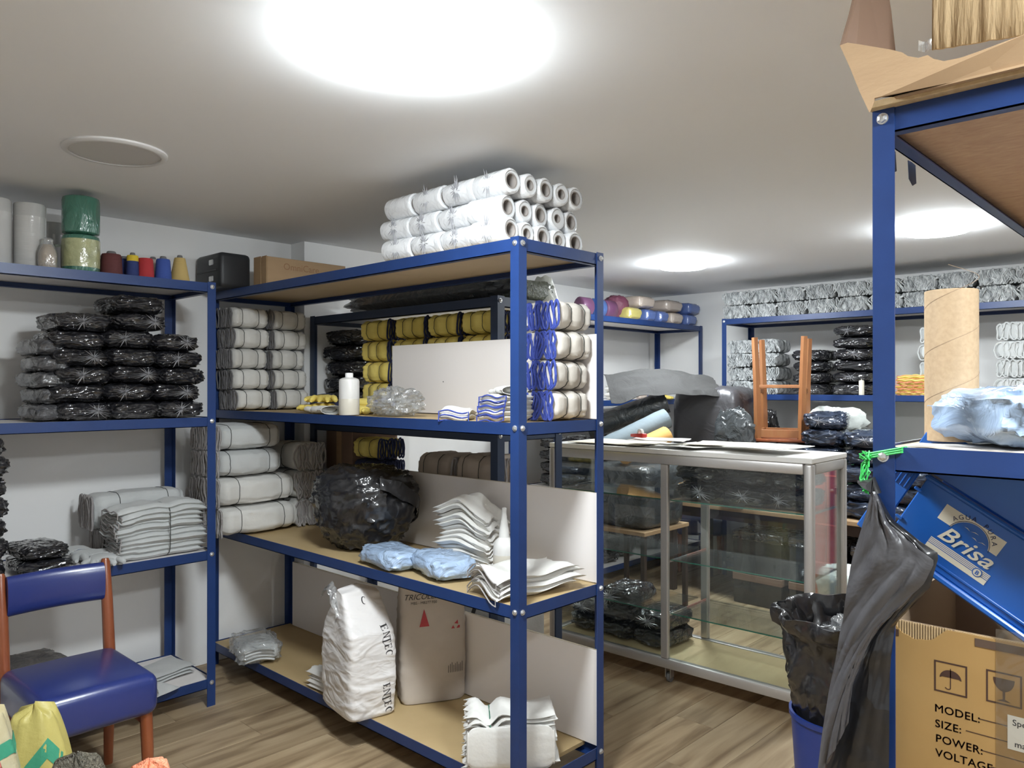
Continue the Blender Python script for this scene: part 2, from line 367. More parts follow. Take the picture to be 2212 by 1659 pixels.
def bundle_body(L, W, H, sd, ties=(.25,.75), pin=.10, finger=0, nx=40, na=56, n=3.6, lump=.06):
    """soft bale lying along x (cuff end at 0), wide along y, tall along z, cinched at the ties; returns geo and ring function"""
    def ring(u, k=1.0):
        x = u*L; e = abs(2*u-1)
        s = (max(0, 1-e**10))**.35
        s = .55+.45*s if e > .97 else max(.62, s)
        P = 0
        for t in ties: P += math.exp(-((x-t*L)/(.10*L))**2)
        out = []
        for a in range(na):
            th = 2*math.pi*a/na
            y, z = sect(th, W, H, n)
            g = nz(math.cos(th)*2.2, math.sin(th)*2.2, u*1.2, 1.5, sd)*.5+nz(math.cos(th)*5, math.sin(th)*5, u*2.5, 1.5, sd+3)*.35
            f = s*(1-pin*P+lump*g*(1.2-.5*P)+.030*(max(0, ridge(math.cos(th)*1.6, math.sin(th)*1.6, u*1.3, 2.4, sd+8))**4-.2))*k
            if finger and u > 1-finger*.28 and abs(math.cos(th)) > .3:
                f += .05*(abs(math.sin(z/H*math.pi*4.2+sd))-.4)*min(1, (u-1+finger*.28)*8)
            out.append((x, y*f, max(0, H/2+z*f)))
        return out
    us = sorted(set([i/nx for i in range(nx+1)]+[.012, .03, .97, .988]))
    V, F = [], []
    for u in us: V += ring(u)
    m = len(us)
    for i in range(m-1):
        for a in range(na):
            b = (a+1) % na; F.append((i*na+a, (i+1)*na+a, (i+1)*na+b, i*na+b))
    F.append(tuple(range(na))); F.append(tuple(reversed(range((m-1)*na, m*na))))
    return (V, F), ring
def cuff_loop(H, wd, sd, r=.0035, n=18, amp=.008, depth=0):
    pts = []
    for i in range(n):
        a = 2*math.pi*i/n
        z = H/2+H*.48*spow(math.sin(a), .8); y = wd/2*spow(math.cos(a), .9)
        y += amp*nz(0, 0, z*18, 1, sd)*1.6+amp*.5*nz(0, 3, z*42, 1, sd); x = depth*nz(y*40, 0, z*30, 1, sd+5)
        pts.append((x, y, max(.003, z)))
    return tube(pts, r, 5, True)
BUNDLES = {}
def make_bundle(key, L, W, H, sd, bm, cm, cuffs=11, ties=(.25,.75), pin=.10, finger=0, sep=False, tie_m='string', r=.0035, amp=.008, cuff_both=False, lump=.045):
    """prototype parts of one glove bundle (kept as mesh data)"""
    g, ring = bundle_body(L, W, H, sd, ties, pin, finger, lump=lump)
    P = [('body', mesh('glove_bundle_body', g, MT[bm], 60), (0,0,0))]
    for t in ties: P.append(('string', mesh('string', tube(ring(t, 1.012), .0017, 5, True), MT[tie_m], 0), (0,0,0)))
    rnd = random.Random(sd*17+5)
    loops = []
    for sgn, x in ((1, .004),)+(((-1, L-.004),) if cuff_both else ()):
        for j in range(cuffs):
            y = -W*.45+W*.9*(j+.5)/cuffs
            wd = W*.9/cuffs*rnd.uniform(.75, 1.5)
            lo = xf(cuff_loop(H*rnd.uniform(.9, 1.0), wd, sd*31+j, r, amp=amp, depth=.006), (x-sgn*rnd.uniform(.004, .013), y+rnd.uniform(-.004, .004), 0))
            loops.append(lo)
    if sep:
        for lo in loops: P.append(('cuff', mesh('cuff', lo, MT[cm], 0), (0,0,0)))
    elif loops:
        P.append(('cuff_edges', mesh('cuff_edges', join(*loops), MT[cm], 0), (0,0,0)))
    BUNDLES[key] = P
def put_bundle(key, label, loc, rz, group, scale=None, rx=0, ry=0, name='glove_bundle', cat='gloves'):
    t = thing(name, label, cat, loc, rz, group, rx, ry)
    if scale: t.scale = scale
    for nm, me, l in BUNDLES[key]:
        o = obj(nm, me, None, t)
        if nm == 'cuff_edges' or nm == 'cuff': o['label'] = 'glove cuff edges at the end of the bundle'
    return t
# layered stack of flat gloves: each glove is a part
def layer(L, W, t, sd, f, nx=22, ny=10, own=.004, fing=True):
    V, F = [], []
    def out(u, v):
        x = (u-.5)*L; y = (v-.5)*W
        if fing and u > .8: x += (u-.8)*5*(.035*abs(math.cos(v*math.pi*4))-.025)
        y *= 1-.10*math.sin(u*math.pi*1.3)*.5
        return x, y
    for s in (1, -1):
        for i in range(nx+1):
            u = i/nx
            for j in range(ny+1):
                v = j/ny; x, y = out(u, v)
                h = (max(0,1-abs(2*u-1)**14)**.35)*(max(0,1-abs(2*v-1)**12)**.35)*t/2
                V.append((x, y, f(x, y)+own*nz(x, y, sd, 14, sd)+s*h+.5*t))
    o = (nx+1)*(ny+1); I = lambda i, j: i*(ny+1)+j
    for i in range(nx):
        for j in range(ny):
            F.append((I(i,j),I(i+1,j),I(i+1,j+1),I(i,j+1))); F.append((o+I(i,j+1),o+I(i+1,j+1),o+I(i+1,j),o+I(i,j)))
    return V, F
def glove_stack(label, loc, rz, n, L, W, t, mat, sd, f0, group, tie=None, jit=.012, name='glove_stack', cuffm=None, droop=0):
    th = thing(name, label, 'gloves', loc, rz, group)
    rnd = random.Random(sd)
    for k in range(n):
        q = k/max(1, n-1)
        f = lambda x, y: f0(x/L, y/W, q)
        g = layer(L*rnd.uniform(.94,1.03), W*rnd.uniform(.94,1.03), t*1.35, sd+k, f)
        o = obj('glove', g, MT[mat], th, 60)
        o.location = (rnd.uniform(-jit, jit), rnd.uniform(-jit, jit), k*t); o.rotation_euler = (0, 0, rnd.uniform(-.05, .05))
        if cuffm:
            loop = [(-L/2*.985, (v-.5)*W*.95, f(-L/2, (v-.5)*W)+t*.5+t*.6*math.sin(s)) for v, s in
                    [(i/10, math.pi/2) for i in range(11)]+[(1-i/10, -math.pi/2) for i in range(11)]]
            c = obj('cuff', tube([(p[0], p[1], p[2]+.003*nz(p[1]*40, k, 0, 1, sd)) for p in loop], .0026, 5, True), MT[cuffm], o, 0)
    if tie is not None:
        zt = n*t
        x = tie*L; W2 = W/2+.004
        pts = []
        for i in range(24):
            a = 2*math.pi*i/24; y, z = sect(a, 2*W2, zt, 5); q = max(0, min(1, (z+zt/2)/zt))
            pts.append((x, y, z+zt/2+f0(x/L, y/W, q)+(.006 if z > 0 else .001)))
        obj('string', tube(pts, .002, 5, True), MT['string'], th, 0)
    return th
# plastic-wrapped pillow pack
def pillow(L, W, H, sd, amp=.10, nu=52, nv=26, e1=.42, e2=.6, fold=.35, fr=9):
    V, F = [], []
    for i in range(nv+1):
        ph = -math.pi/2+math.pi*i/nv
        for j in range(nu):
            th = 2*math.pi*j/nu
            c = spow(math.cos(ph), e2)
            x = L/2*c*spow(math.cos(th), e1); y = W/2*c*spow(math.sin(th), e1); z = H/2*spow(math.sin(ph), e2)
            k = amp*(.6*nz(x, y, z*1.5, fr, sd)+fold*(2*max(0, ridge(x, y*1.6, z*3, fr*2, sd+2))**3-.6)+.25*nz(x, y, z, fr*3.2, sd+4))
            f = 1+k
            V.append((x*f, y*f, max(0, H/2+z*(1+1.3*k))))
    for i in range(nv):
        for j in range(nu):
            b = (j+1) % nu; F.append((i*nu+j, i*nu+b, (i+1)*nu+b, (i+1)*nu+j))
    return V, F
def star(r, sd, n=17):
    rnd = random.Random(sd); V = [(0,0,.010)]; F = []
    for i in range(n):
        a = 2*math.pi*(i+rnd.uniform(-.25,.25))/n; q = r*rnd.uniform(.45, 1); w = .09
        b = len(V)
        V += [(q*.25*math.cos(a-w*2), q*.25*math.sin(a-w*2)*.7, .002), (q*math.cos(a), q*math.sin(a)*.6, .001), (q*.25*math.cos(a+w*2), q*.25*math.sin(a+w*2)*.7, .002),
              (q*.5*math.cos(a), q*.5*math.sin(a)*.65, .008)]
        F += [(0,b,b+3),(0,b+3,b+2),(b,b+1,b+3),(b+3,b+1,b+2)]
    return V, F
PACKS = {}
def make_pack(key, L, W, H, sd, mat, amp=.10, **kw):
    PACKS[key] = (mesh('wrapped_pack', pillow(L, W, H, sd, amp, **kw), MT[mat], 70), L, W, H)
for k in range(4):
    make_pack('b%d' % k, .30, .22, .085, 11+k*3, 'blackpack', .13)
STAR = [mesh('film_knot', star(.080, k), MT['knot'], 0) for k in range(3)]
def put_pack(key, label, loc, rz, group, scale=(1,1,1), knot=None, name='wrapped_pack', rx=0, ry=0, cat='packed garment', ki=0):
    me, L, W, H = PACKS[key]
    if knot is None:
        o = obj(name, me, None); tag(o, label, cat, group)
        o.location = loc; o.rotation_euler = (rx, ry, rz); o.scale = scale
        return o
    t = thing(name, label, cat, loc, rz, group, rx, ry); t.scale = scale
    obj('body', me, None, t)
    o = obj('film_knot', STAR[ki % 3], None, t)
    if knot == 'y0': o.location = (.02*(ki%3-1), -W/2*1.07, H*.5); o.rotation_euler = (R(90), 0, 0)
    if knot == 'x0': o.location = (-L/2*1.07, .03*(ki%3-1), H*.5); o.rotation_euler = (R(90), 0, R(-90))
    return t
ORD = ['bottom', 'second from the bottom', 'third from the bottom', 'fourth from the bottom', 'fifth from the bottom', 'sixth from the bottom', 'seventh from the bottom', 'eighth from the bottom']
def ordn(k, n): return 'topmost' if k == n-1 else 'lowest' if k == 0 else ORD[k]
# ================================================================ goods on the middle rack
# ---- white cotton bundles, upper shelf, left end
for k in range(3):
    make_bundle('a%d' % k, .205, .20, .110, 3+k, 'cotton', 'cuffdark', 9, (.27,.72), .10, .8, r=.004)
G = 'cream glove bundles at the left end of the upper middle shelf'
for c, (x, nm) in enumerate(((1.95, 'front'), (2.185, 'back'))):
    for k in range(5):
        put_bundle('a%d' % ((k*2+c) % 3), 'cream glove bundle, %s of the %s column beside the left rack post' % (ordn(k,5), nm),
                   (x+[.0,.006,-.006,.008,.0][k]+(.02 if k == 0 else 0), 3.95, L2+k*.110), R([1,-2,2,0,-1][k]), G, (1,1,1.0))
# ---- big pale bundles, shelf below
for k in range(2):
    make_bundle('big%d' % k, .42, .34, .150, 21+k, 'cotton', 'cuffgrey', 13, (.24,.80), .08, 0, r=.005, amp=.012)
    make_bundle('mid%d' % k, .34, .34, .135, 31+k, 'cotton_g', 'cuffgrey', 14, (.16,.78), .07, 0, r=.005, amp=.012)
    make_bundle('side%d' % k, .30, .19, .150, 41+k, 'cotton', 'cuffgrey', 9, (.5,), .07, 0, r=.0055, amp=.018)
G = 'large pale glove bundles at the left end of the waist-high middle shelf'
z = L3
for k, (key, x, h) in enumerate((('big0',1.80,.150),('big1',1.785,.150),('mid0',1.785,.133),('mid1',1.785,.135))):
    put_bundle(key, 'large pale glove bundle jutting past the left post, %s of four' % ordn(k,4), (x, 3.82, z), R([-1,1,-1,1][k]), G)
    z += h
for k in range(3):
    put_bundle('side%d' % (k % 2), 'pale bundle with wavy cuff ends behind the black bag, %s' % ordn(k,3), (2.315, 3.70, L3+k*.150), R(90), G)
# ---- blue-bound glove stack, upper shelf, right end
for k in range(2):
    make_bundle('bl%d' % k, .215, .19, .112, 51+k, 'canvas', 'bluetrim', 9, (.38,.76), .11, 1, sep=True, r=.0052, amp=.013)
G = 'cream gloves with blue bound cuffs at the right end of the upper shelf'
for k in range(4):
    put_bundle('bl%d' % (k % 2), 'cream bundle with blue cuff loops by the far post, %s' % ordn(k,4),
               (2.165+[-.012,-.008,.006,.012][k], 1.912, L2+k*.112), R([0,2,-1,1][k]), G)
# ---- white boards leaning at the back
def board(label, y0, y1, z0, z1, lean):
    t = thing('white_board', label, 'board', (2.385, (y0+y1)/2, z0), 0, 'white boards at the back of the middle rack', ry=lean)
    obj('panel', box(0, .012, (y0-y1)/2, (y1-y0)/2, 0, z1-z0, .0008), MT['whiteboard'], t, 0)
    e = obj('chipboard_edge', join(box(.0015, .0125, (y0-y1)/2-.0006, (y0-y1)/2+.0004, .001, z1-z0-.001), box(.0015, .0125, (y0-y1)/2+.001, (y1-y0)/2-.001, z1-z0-.0004, z1-z0+.0006)), MT['chip'], t, 0, 'raw chipboard edge')
    o = obj('screw_hole', xf(lathe([(.0028,0),(.0028,.0008)], 10), (0, (y1-y0)*.2*(-1 if lean else 1), (z1-z0)*.45), 0, 0, R(-90)), MT['string'], t, 0)
board('white board standing behind the bottle on the upper middle shelf', 1.80, 3.07, L2, 1.712, 0)
board('white board behind the garbage bag and glove pile on the waist-high shelf', 1.80, 3.03, L3, 1.10, 0)
board('long white board behind the two tall sacks on the bottom shelf', 1.80, 4.0, L4, .495, 0)
# ---- clear plastic rolls on top
MT['rollfilm'] = M('clear_roll_film', (.80,.81,.82), .22, coat=.8, coatr=.1, bump=.35, bscale=24, bdist=.015, distort=1.2, var=.5, vscale=14, vcol=(.68,.69,.71), rnd=.04)
MT['rollend'] = M('roll_end_film', (.70,.71,.72), .35, coat=.5, rnd=.05)
MT['core'] = M('roll_core_card', (.30,.27,.25), .7)
def roll_parts(r, ri, L, sd):
    rw = r*.985
    w_ = warp(lathe([(r*.80, .0), (r*.97,.004),(r,.012),(r,L*.3),(r*1.01,L*.5),(r,L*.7),(r,L-.012),(r*.96,L-.003),(r*.7,L)], 28, False, False),
              lambda v: Vector((v.x*(1+.05*nz(v.x,v.y,v.z,40,sd)), v.y*(1+.05*nz(v.x,v.y,v.z,40,sd)), v.z)))
    e_ = lathe([(ri,.004),(r*.97,.004)], 28, False, False), lathe([(r*.97,L-.004),(ri,L-.004)], 28, False, False)
    c_ = lathe([(ri*1.02,.003),(ri*1.02,L-.003),(ri*.86,L-.003),(ri*.86,.003),(ri*1.02,.003)], 20, False, False)
    return [('film_wrap', mesh('film_wrap', w_, MT['rollfilm'], 50)), ('roll_end', mesh('roll_end', e_[0], MT['rollend'], 0)), ('roll_end', mesh('roll_end', e_[1], MT['rollend'], 0)), ('core', mesh('core', c_, MT['core'], 40))]
RL = .168
RP = [roll_parts(.0455, .028, RL, 1), roll_parts(.0435, .017, RL, 2), roll_parts(.0455, .026, RL*1.03, 3), roll_parts(.0425, .020, RL*.97, 4)]
COLN = ['nearest', 'second', 'third', 'fourth', 'farthest']
random.seed(8)
for k in range(3):
    for i in range(5):
        for j in range(4):
            if not (i == 0 or j == 0 or (k == 2)): continue
            if k == 2 and i > 0 and j == 3: continue
            x = 1.99+i*.0905+(.010 if k == 1 else 0); y = 1.885+j*(RL+.006)+random.uniform(-.006,.006)+(.02 if k == 1 else 0)+(-.012 if k == 2 else 0)
            z = L1+.047+k*.0865
            where = 'in the row along the front edge' if i == 0 else 'at the near end' if j == 0 else 'inside the top layer'
            lab = 'clear film roll, %s layer, %s column, %s back from the near end' % (['bottom','middle','top'][k], COLN[i], ['first','second','third','last'][j])
            t = thing('film_roll', lab, 'roll', (x, y, z), R(random.uniform(-5,5)), 'clear plastic film rolls piled on the middle rack', rx=R(-90))
            for nm, me in RP[(i % 2)+2*random.randrange(2) if j == 0 else random.randrange(4)]:
                obj(nm, me, None, t)
            if random.random() < .5:
                s = obj('film_knot', STAR[(i+j+k) % 3], None, t); s.rotation_euler = (R(90), 0, R(90)); s.location = (-.046, 0, RL*.5); s.scale = (.8,.8,.8)
# ---- upper shelf: bottle, gloves, crumpled clear bag
MT['hdpe'] = M('translucent_bottle', (.74,.73,.71), .4, var=.2, vscale=2, coat=.2)
MT['liquid'] = M('milky_liquid', (.58,.545,.47), .4, coat=.3, coatr=.2)
MT['capwhite'] = M('white_cap', (.85,.85,.84), .35)
t = thing('bottle', 'round white plastic bottle with a flat cap on the upper shelf', 'bottle', (1.995, 2.875, L2))
obj('body', lathe([(.043,0),(.045,.004),(.045,.148),(.042,.157),(.030,.163),(.016,.166),(.015,.172)], 28), MT['hdpe'], t)
obj('cap', lathe([(.0175,.166),(.0175,.182),(.016,.185)], 20), MT['capwhite'], t)
obj('liquid', lathe([(.0438,.002),(.0455,.006),(.0455,.070),(.0452,.071)], 28, False, False), MT['liquid'], t, 40, 'cloudy liquid filling the lower half')
make_bundle('yel0', .225, .20, .113, 61, 'yellow', 'navycloth', 8, (.32,.74), .11, 1, r=.005, amp=.01)
make_bundle('yel1', .225, .20, .113, 63, 'yellow', 'navycloth', 8, (.36,.70), .12, 1, r=.005, amp=.012)
def glove(label, loc, rz, mat, sd, cuff=None, s=1.0, ry=0, rx=0, name='glove', group=None):
    """loose work glove lying flat: palm, four fingers, thumb, cuff"""
    t = thing(name, label, 'glove', loc, rz, group, rx, ry); t.scale = (s, s, s)
    pw = pillow(.115, .095, .034, sd, .10, 24, 12, .6, .8)
    obj('palm', xf(pw, (0,0,0)), MT[mat], t, 70)
    for i in range(4):
        L = [.062,.074,.070,.055][i]
        pts = [(.035+L*q, -.034+.0227*i+(.010*(i-1.5)*q), .016-.004*q+.006*math.sin(q*3+sd)) for q in (0,.3,.6,.85,1)]
        obj('finger', tube(pts, .0125, 8, False, (1,1,.97,.85,.45)), MT[mat], t, 60)
    obj('thumb', tube([(-.01,-.03,.016),(.02,-.056,.016),(.045,-.068,.015),(.062,-.072,.014)], .0125, 8, False, (1,1,.9,.5)), MT[mat], t, 60)
    c = sheet(14, 3, lambda u, v: (-.045-.055*v, .047*math.cos(2*math.pi*u)*(1+.12*v), .017+(.015+.004*v)*math.sin(2*math.pi*u)+.002*nz(u*9,v,0,1,sd)), .002)
    obj('cuff', c, MT[cuff or mat], t, 60)
    return t
glove('yellow work glove with its fingers toward the camera, left of the white bottle', (2.13, 3.30, L2+.002), R(-150), 'yellow', 5, 'navycloth', 1.25)
glove('yellow work glove on its side stacked on another, left of the white bottle', (2.15, 3.31, L2+.045), R(-125), 'yellow', 7, 'navycloth', 1.2)
glove('yellow glove with blue cuff between bottle and clear bag', (2.17, 2.98, L2+.03), R(120), 'yellow', 9, 'bluetrim', 1.2)
glove('blue cuffed glove under the clear crumpled bag', (2.16, 2.98, L2), R(-160), 'yellow', 10, 'bluetrim', 1.2)
glove('flat white cotton glove at the shelf edge left of the bottle', (2.02, 3.12, L2), R(80), 'cotton', 12, None, 1.05)
def crumple(label, loc, dims, sd, rz=0):
    L, W, H = dims
    t = thing('clear_plastic_bag', label, 'plastic bag', loc, rz)
    g = pillow(L, W, H, sd, .26, 44, 26, .7, .9, .45, 9)
    obj('film', g, MT['filmclear'], t, 12)
    obj('inner_film', xf(pillow(L*.75, W*.7, H*.7, sd+3, .3, 30, 18, .7, .9, .5, 12), (0,0,.004)), MT['filmclear'], t, 12)
    return t
crumple('crumpled clear plastic bag in front of the upper white board', (2.08, 2.66, L2), (.17, .30, .115), 4, R(-8))
# blue-bound gloves by the near post
glove_stack('small pile of white gloves with blue cuffs behind the near post', (2.075, 1.985, L2), R(0), 5, .17, .14, .0175, 'cotton', 71,
            lambda u, v, q: .004*math.sin(v*9), 'blue cuffed white gloves on the upper shelf', jit=.004, cuffm='bluetrim')
glove_stack('loose white gloves with a blue cuff, left of the small blue cuffed pile', (2.03, 2.20, L2), R(35), 2, .17, .12, .017, 'cotton', 75,
            lambda u, v, q: .006*math.sin(v*6)+.006*math.cos(u*5), 'blue cuffed white gloves on the upper shelf', jit=.004, cuffm='bluetrim')
glove('single white glove lying on top of the small blue cuffed pile', (2.08, 1.985, L2+.096), R(60), 'cotton', 22, None, .95)
# ---- waist-high shelf
def blob_bag(L, W, H, sd, amp=.16, nu=72, nv=44):
    V, F = [], []
    for i in range(nv+1):
        ph = -math.pi/2+math.pi*i/nv
        for j in range(nu):
            th = 2*math.pi*j/nu; c = spow(math.cos(ph), .62)
            x, y, z = math.cos(th)*c, math.sin(th)*c, spow(math.sin(ph), .7)
            taper = 1-.24*max(0, .15-z)
            k = amp*(.5*nz(x,y,z,1.6,sd)+.5*(max(0,ridge(x+.3*z, y-.3*x, z*1.2, 2.2, sd+1))**4-.25)+.4*(max(0,ridge(x+.2*y,y,z*1.6,4.5,sd+2))**4-.2)+.06*(max(0,ridge(x,y,z,9,sd+3))**3-.2))
            f = (1+k)*taper
            V.append((x*L/2*f, y*W/2*f, max(0, H/2+z*H/2*(1+k*.8))))
    for i in range(nv):
        for j in range(nu):
            b = (j+1) % nu; F.append((i*nu+j, i*nu+b, (i+1)*nu+b, (i+1)*nu+j))
    return V, F
t = thing('garbage_bag', 'big full black garbage bag on the waist-high middle shelf', 'bag', (2.165, 3.0, L3), R(20))
obj('body', blob_bag(.43, .52, .385, 2, .15, 110, 64), MT['blackbag'], t, 60)
def sash(u, v):
    a = -2.35+2.2*u; r = 1.045+.012*math.sin(u*20)
    z = .30-.26*u+.05*v*(1+.5*math.sin(u*7))+.01*nz(u*8,v*2,0)
    return (.222*r*math.cos(a)*(1-.12*abs(z-.24)/.2), .268*r*math.sin(a)*(1-.12*abs(z-.24)/.2), z)
obj('folded_flap', sheet(30, 5, sash, .004), MT['blackbag'], t, 60)
make_pack('lb0', .30, .19, .080, 5, 'bluecloth', .14); make_pack('lb1', .29, .19, .088, 8, 'bluecloth', .15)
t = put_pack('lb0', 'pale blue cloth packed in clear film beside the garbage bag', (2.035, 2.615, L3), R(82), 'pale blue packs on the waist-high shelf')
t = put_pack('lb1', 'pale blue cloth packed in clear film in front of the glove pile', (2.075, 2.34, L3), R(72), 'pale blue packs on the waist-high shelf')
glove_stack('tall pile of unbound pale gloves with wavy ends beside the spray bottle', (2.245, 2.34, L3), R(97), 14, .27, .17, .0175, 'cotton', 101,
            lambda u, v, q: .05*q*math.exp(-((u-.05)/.3)**2)-.028*q*max(0, -u)*2+.010*math.sin(v*14)*(1 if u < -.25 else .3), None, jit=.012)
t = thing('spout_bottle', 'milky bottle with a long tapered spout behind the near post', 'bottle', (2.185, 2.105, L3))
obj('body', lathe([(.040,0),(.0435,.006),(.0435,.115),(.041,.135),(.033,.152),(.020,.166)], 28), MT['hdpe'], t)
obj('liquid', lathe([(.041,.001),(.0442,.007),(.0442,.098),(.044,.099)], 28, False, False), MT['liquid'], t, 40, 'cloudy liquid in the lower part')
obj('spout', lathe([(.021,.164),(.0195,.19),(.012,.235),(.0085,.262),(.009,.264),(.0095,.278),(.005,.281)], 18), MT['hdpe'], t)
glove_stack('folded white canvas gloves hanging over the edge under the near post', (2.13, 1.945, L3), R(-12), 4, .37, .20, .019, 'cotton', 131,
            lambda u, v, q: .022*math.sin(v*5.5+.6)*max(0, -u-.05)*2.2+.010*math.sin(u*9+v*4)+.012, None, jit=.018, cuffm='cuffgrey')
# ---- bottom shelf: sacks
MT['sackwhite'] = crumple_mat('white_woven_plastic', (.78,.76,.75), (.74,.72,.71), .45, .25, .25, 5, 9, .55, 0, .035, (1,1,2.2))
MT['sackgrey'] = M('grey_paper_sack', (.58,.52,.46), .7, var=.5, vscale=7, vcol=(.5,.445,.39), bump=.2, bscale=9, bdist=.02)
MT['ink'] = M('black_print', (.03,.028,.03), .6)
MT['redink'] = M('red_print', (.45,.05,.06), .6)
def sack(L, W, H, sd, top, nz_=44, na=56, wr=.035, e=.42):
    V, F = [], []
    for i in range(nz_+1):
        q = i/nz_; z = H*q
        a, b, lift = top(q)
        bot = min(1, .95+q*2.2)
        for j in range(na):
            th = 2*math.pi*j/na
            x, y = L/2*spow(math.cos(th), e)*a*bot, W/2*spow(math.sin(th), e)*b*bot
            k = wr*(max(0,ridge(x*.7, y*.7, z*2.6+.5*x, 5, sd))**3*1.1-.4+nz(x, y, z*1.5, 7, sd+1)*.6+.8*max(0,ridge(x*.8, y*.8, z*3+x, 11, sd+2))**3)
            V.append((x*(1+k), y*(1+k), z+(lift(x/L, y/W) if lift else 0)))
    for i in range(nz_):
        for j in range(na):
            b = (j+1) % na; F.append((i*na+j, i*na+b, (i+1)*na+b, (i+1)*na+j))
    F.append(tuple(reversed(range(na)))); F.append(tuple(range(nz_*na, (nz_+1)*na)))
    return V, F
# serif capitals drawn from bars: list of polygons in a unit box
def bars(ch):
    T, t = .17, .07
    S = lambda x, y: [(x-.13,y),(x+.13,y),(x+.13,y+t),(x-.13,y+t)]
    v = lambda x: [(x-T/2,0),(x+T/2,0),(x+T/2,1),(x-T/2,1)]
    h = lambda x0,x1,y: [(x0,y),(x1,y),(x1,y+t),(x0,y+t)]
    if ch == 'E': return [v(.2),h(.02,.62,0),h(.02,.62,.93),h(.2,.5,.47),[(.55,0),(.62,0),(.62,.24),(.57,.24)],[(.57,.76),(.62,.76),(.62,1),(.55,1)],[(.46,.38),(.5,.38),(.5,.63),(.46,.63)]]
    if ch == 'N': return [[(.1,0),(.17,0),(.17,1),(.1,1)],[(.1,1),(.26,1),(.72,0),(.62,0)],[(.63,0),(.71,0),(.71,1),(.63,1)],S(.13,0),S(.67,.93)]
    if ch == 'T': return [v(.33),h(.0,.66,.93),S(.33,0),[(0,.74),(.05,.74),(.07,1),(0,1)],[(.61,.74),(.66,.74),(.66,1),(.59,1)]]
    if ch == 'C':
        P = []
        for i in range(9):
            a = R(50+26*i); b = R(50+26*(i+1)); ro, w0, w1 = .5, .05+.12*math.sin(math.pi*i/9.), .05+.12*math.sin(math.pi*(i+1)/9.)
            P.append([(.4+.37*math.cos(a),.5+ro*math.sin(a)),(.4+.37*math.cos(b),.5+ro*math.sin(b)),(.4+(.37-w1)*math.cos(b),.5+(ro-w1)*math.sin(b)),(.4+(.37-w0)*math.cos(a),.5+(ro-w0)*math.sin(a))])
        return P+[[(.62,.70),(.67,.70),(.67,.98),(.62,.9)]]
    return []
def flat(polys):
    V, F = [], []
    for p in polys:
        n = len(V); V += [(q[0], q[1], 0) for q in p]; F.append(tuple(range(n, n+len(p))))
    return V, F
def text_geo(s, size, shear=0, bold=0, align='CENTER', spacing=1.0):
    cu = bpy.data.curves.new('txt', 'FONT'); cu.body = s; cu.size = size; cu.shear = shear; cu.offset = bold*size; cu.align_x = align; cu.space_character = spacing
    cu.resolution_u = 3
    o = bpy.data.objects.new('txt', cu); COL.objects.link(o)
    bpy.context.view_layer.update()
    me = bpy.data.meshes.new_from_object(o.evaluated_get(bpy.context.evaluated_depsgraph_get()))
    g = [tuple(v.co) for v in me.vertices], [tuple(p.vertices) for p in me.polygons]
    bpy.data.objects.remove(o); bpy.data.curves.remove(cu); bpy.data.meshes.remove(me)
    return g
def on_surface(g, bvh, P, U, Vv, N, off=.0012):
    """press flat lettering onto a surface: u,v run along U,Vv at P, cast along -N"""
    out = []
    for v in g[0]:
        q = Vector(P)+Vector(U)*v[0]+Vector(Vv)*v[1]
        hit = bvh.ray_cast(q+Vector(N)*.3, -Vector(N), .6)
        out.append(tuple((hit[0] if hit[0] else q)+Vector(N)*off))
    return out, g[1]
def subdiv(g, n=2):
    bm = bmesh.new(); vs = [bm.verts.new(v) for v in g[0]]
    for f in g[1]:
        try: bm.faces.new([vs[i] for i in f])
        except ValueError: pass
    bmesh.ops.triangulate(bm, faces=bm.faces[:])
    for _ in range(n): bmesh.ops.subdivide_edges(bm, edges=bm.edges[:], cuts=1, use_grid_fill=True)
    bm.verts.index_update(); r = [tuple(v.co) for v in bm.verts], [tuple(v.index for v in f.verts) for f in bm.faces]; bm.free(); return r
from mathutils.bvhtree import BVHTree
def bvh(g): return BVHTree.FromPolygons([Vector(v) for v in g[0]], [tuple(f) for f in g[1]])
t = thing('white_sack', 'white plastic sack with black lettering standing at the front of the bottom shelf', 'sack', (1.975, 2.775, L4), R(-10))
def topA(q):
    if q < .68: return 1+.06*math.sin(q*4.5), 1+.05*math.sin(q*4.5), None
    s = (q-.68)/.32
    return 1-.16*s, 1-.82*s**.9, (lambda x, y: s*(.035*y*2+.03*x-.10*max(0, x)))
sg = sack(.215, .30, .52, 3, topA, 64, 72, .026, .28)
obj('body', sg, MT['sackwhite'], t, 60)
B = bvh(sg)
word = []; xo = 0
for ch in 'ENTEC':
    sc = 1.25 if ch == 'T' else 1
    word += [[(p[0]+xo, p[1]*sc-(.25 if ch == 'T' else 0)) for p in poly] for poly in bars(ch)]; xo += .78
for i in range(12):      # the arc that crosses the T
    a, b = R(200+i*14), R(200+(i+1)*14)
    word.append([(1.85+.62*math.cos(a), .35+.55*math.sin(a)), (1.85+.62*math.cos(b), .35+.55*math.sin(b)), (1.85+.58*math.cos(b), .35+.50*math.sin(b)), (1.85+.58*math.cos(a), .35+.50*math.sin(a))])
wg = subdiv(flat([[(p[0]*.033, p[1]*.033) for p in poly] for poly in word]), 1)
for zt in (.375, .135):
    g = on_surface(wg, B, (.035, -.15, zt), (0.12,0,-1), (1,0,.12), (0,-1,0))
    obj('lettering', g, MT['ink'], t, 0, 'black vertical ENTEC lettering')
g = on_surface(subdiv(flat([[(p[0]*.03, p[1]*.03) for p in poly] for poly in bars('C')]), 1), B, (-.015, -.15, .455), (1,0,0), (0,0,1), (0,-1,0))
obj('lettering', g, MT['ink'], t, 0, 'black letter C near the folded top')
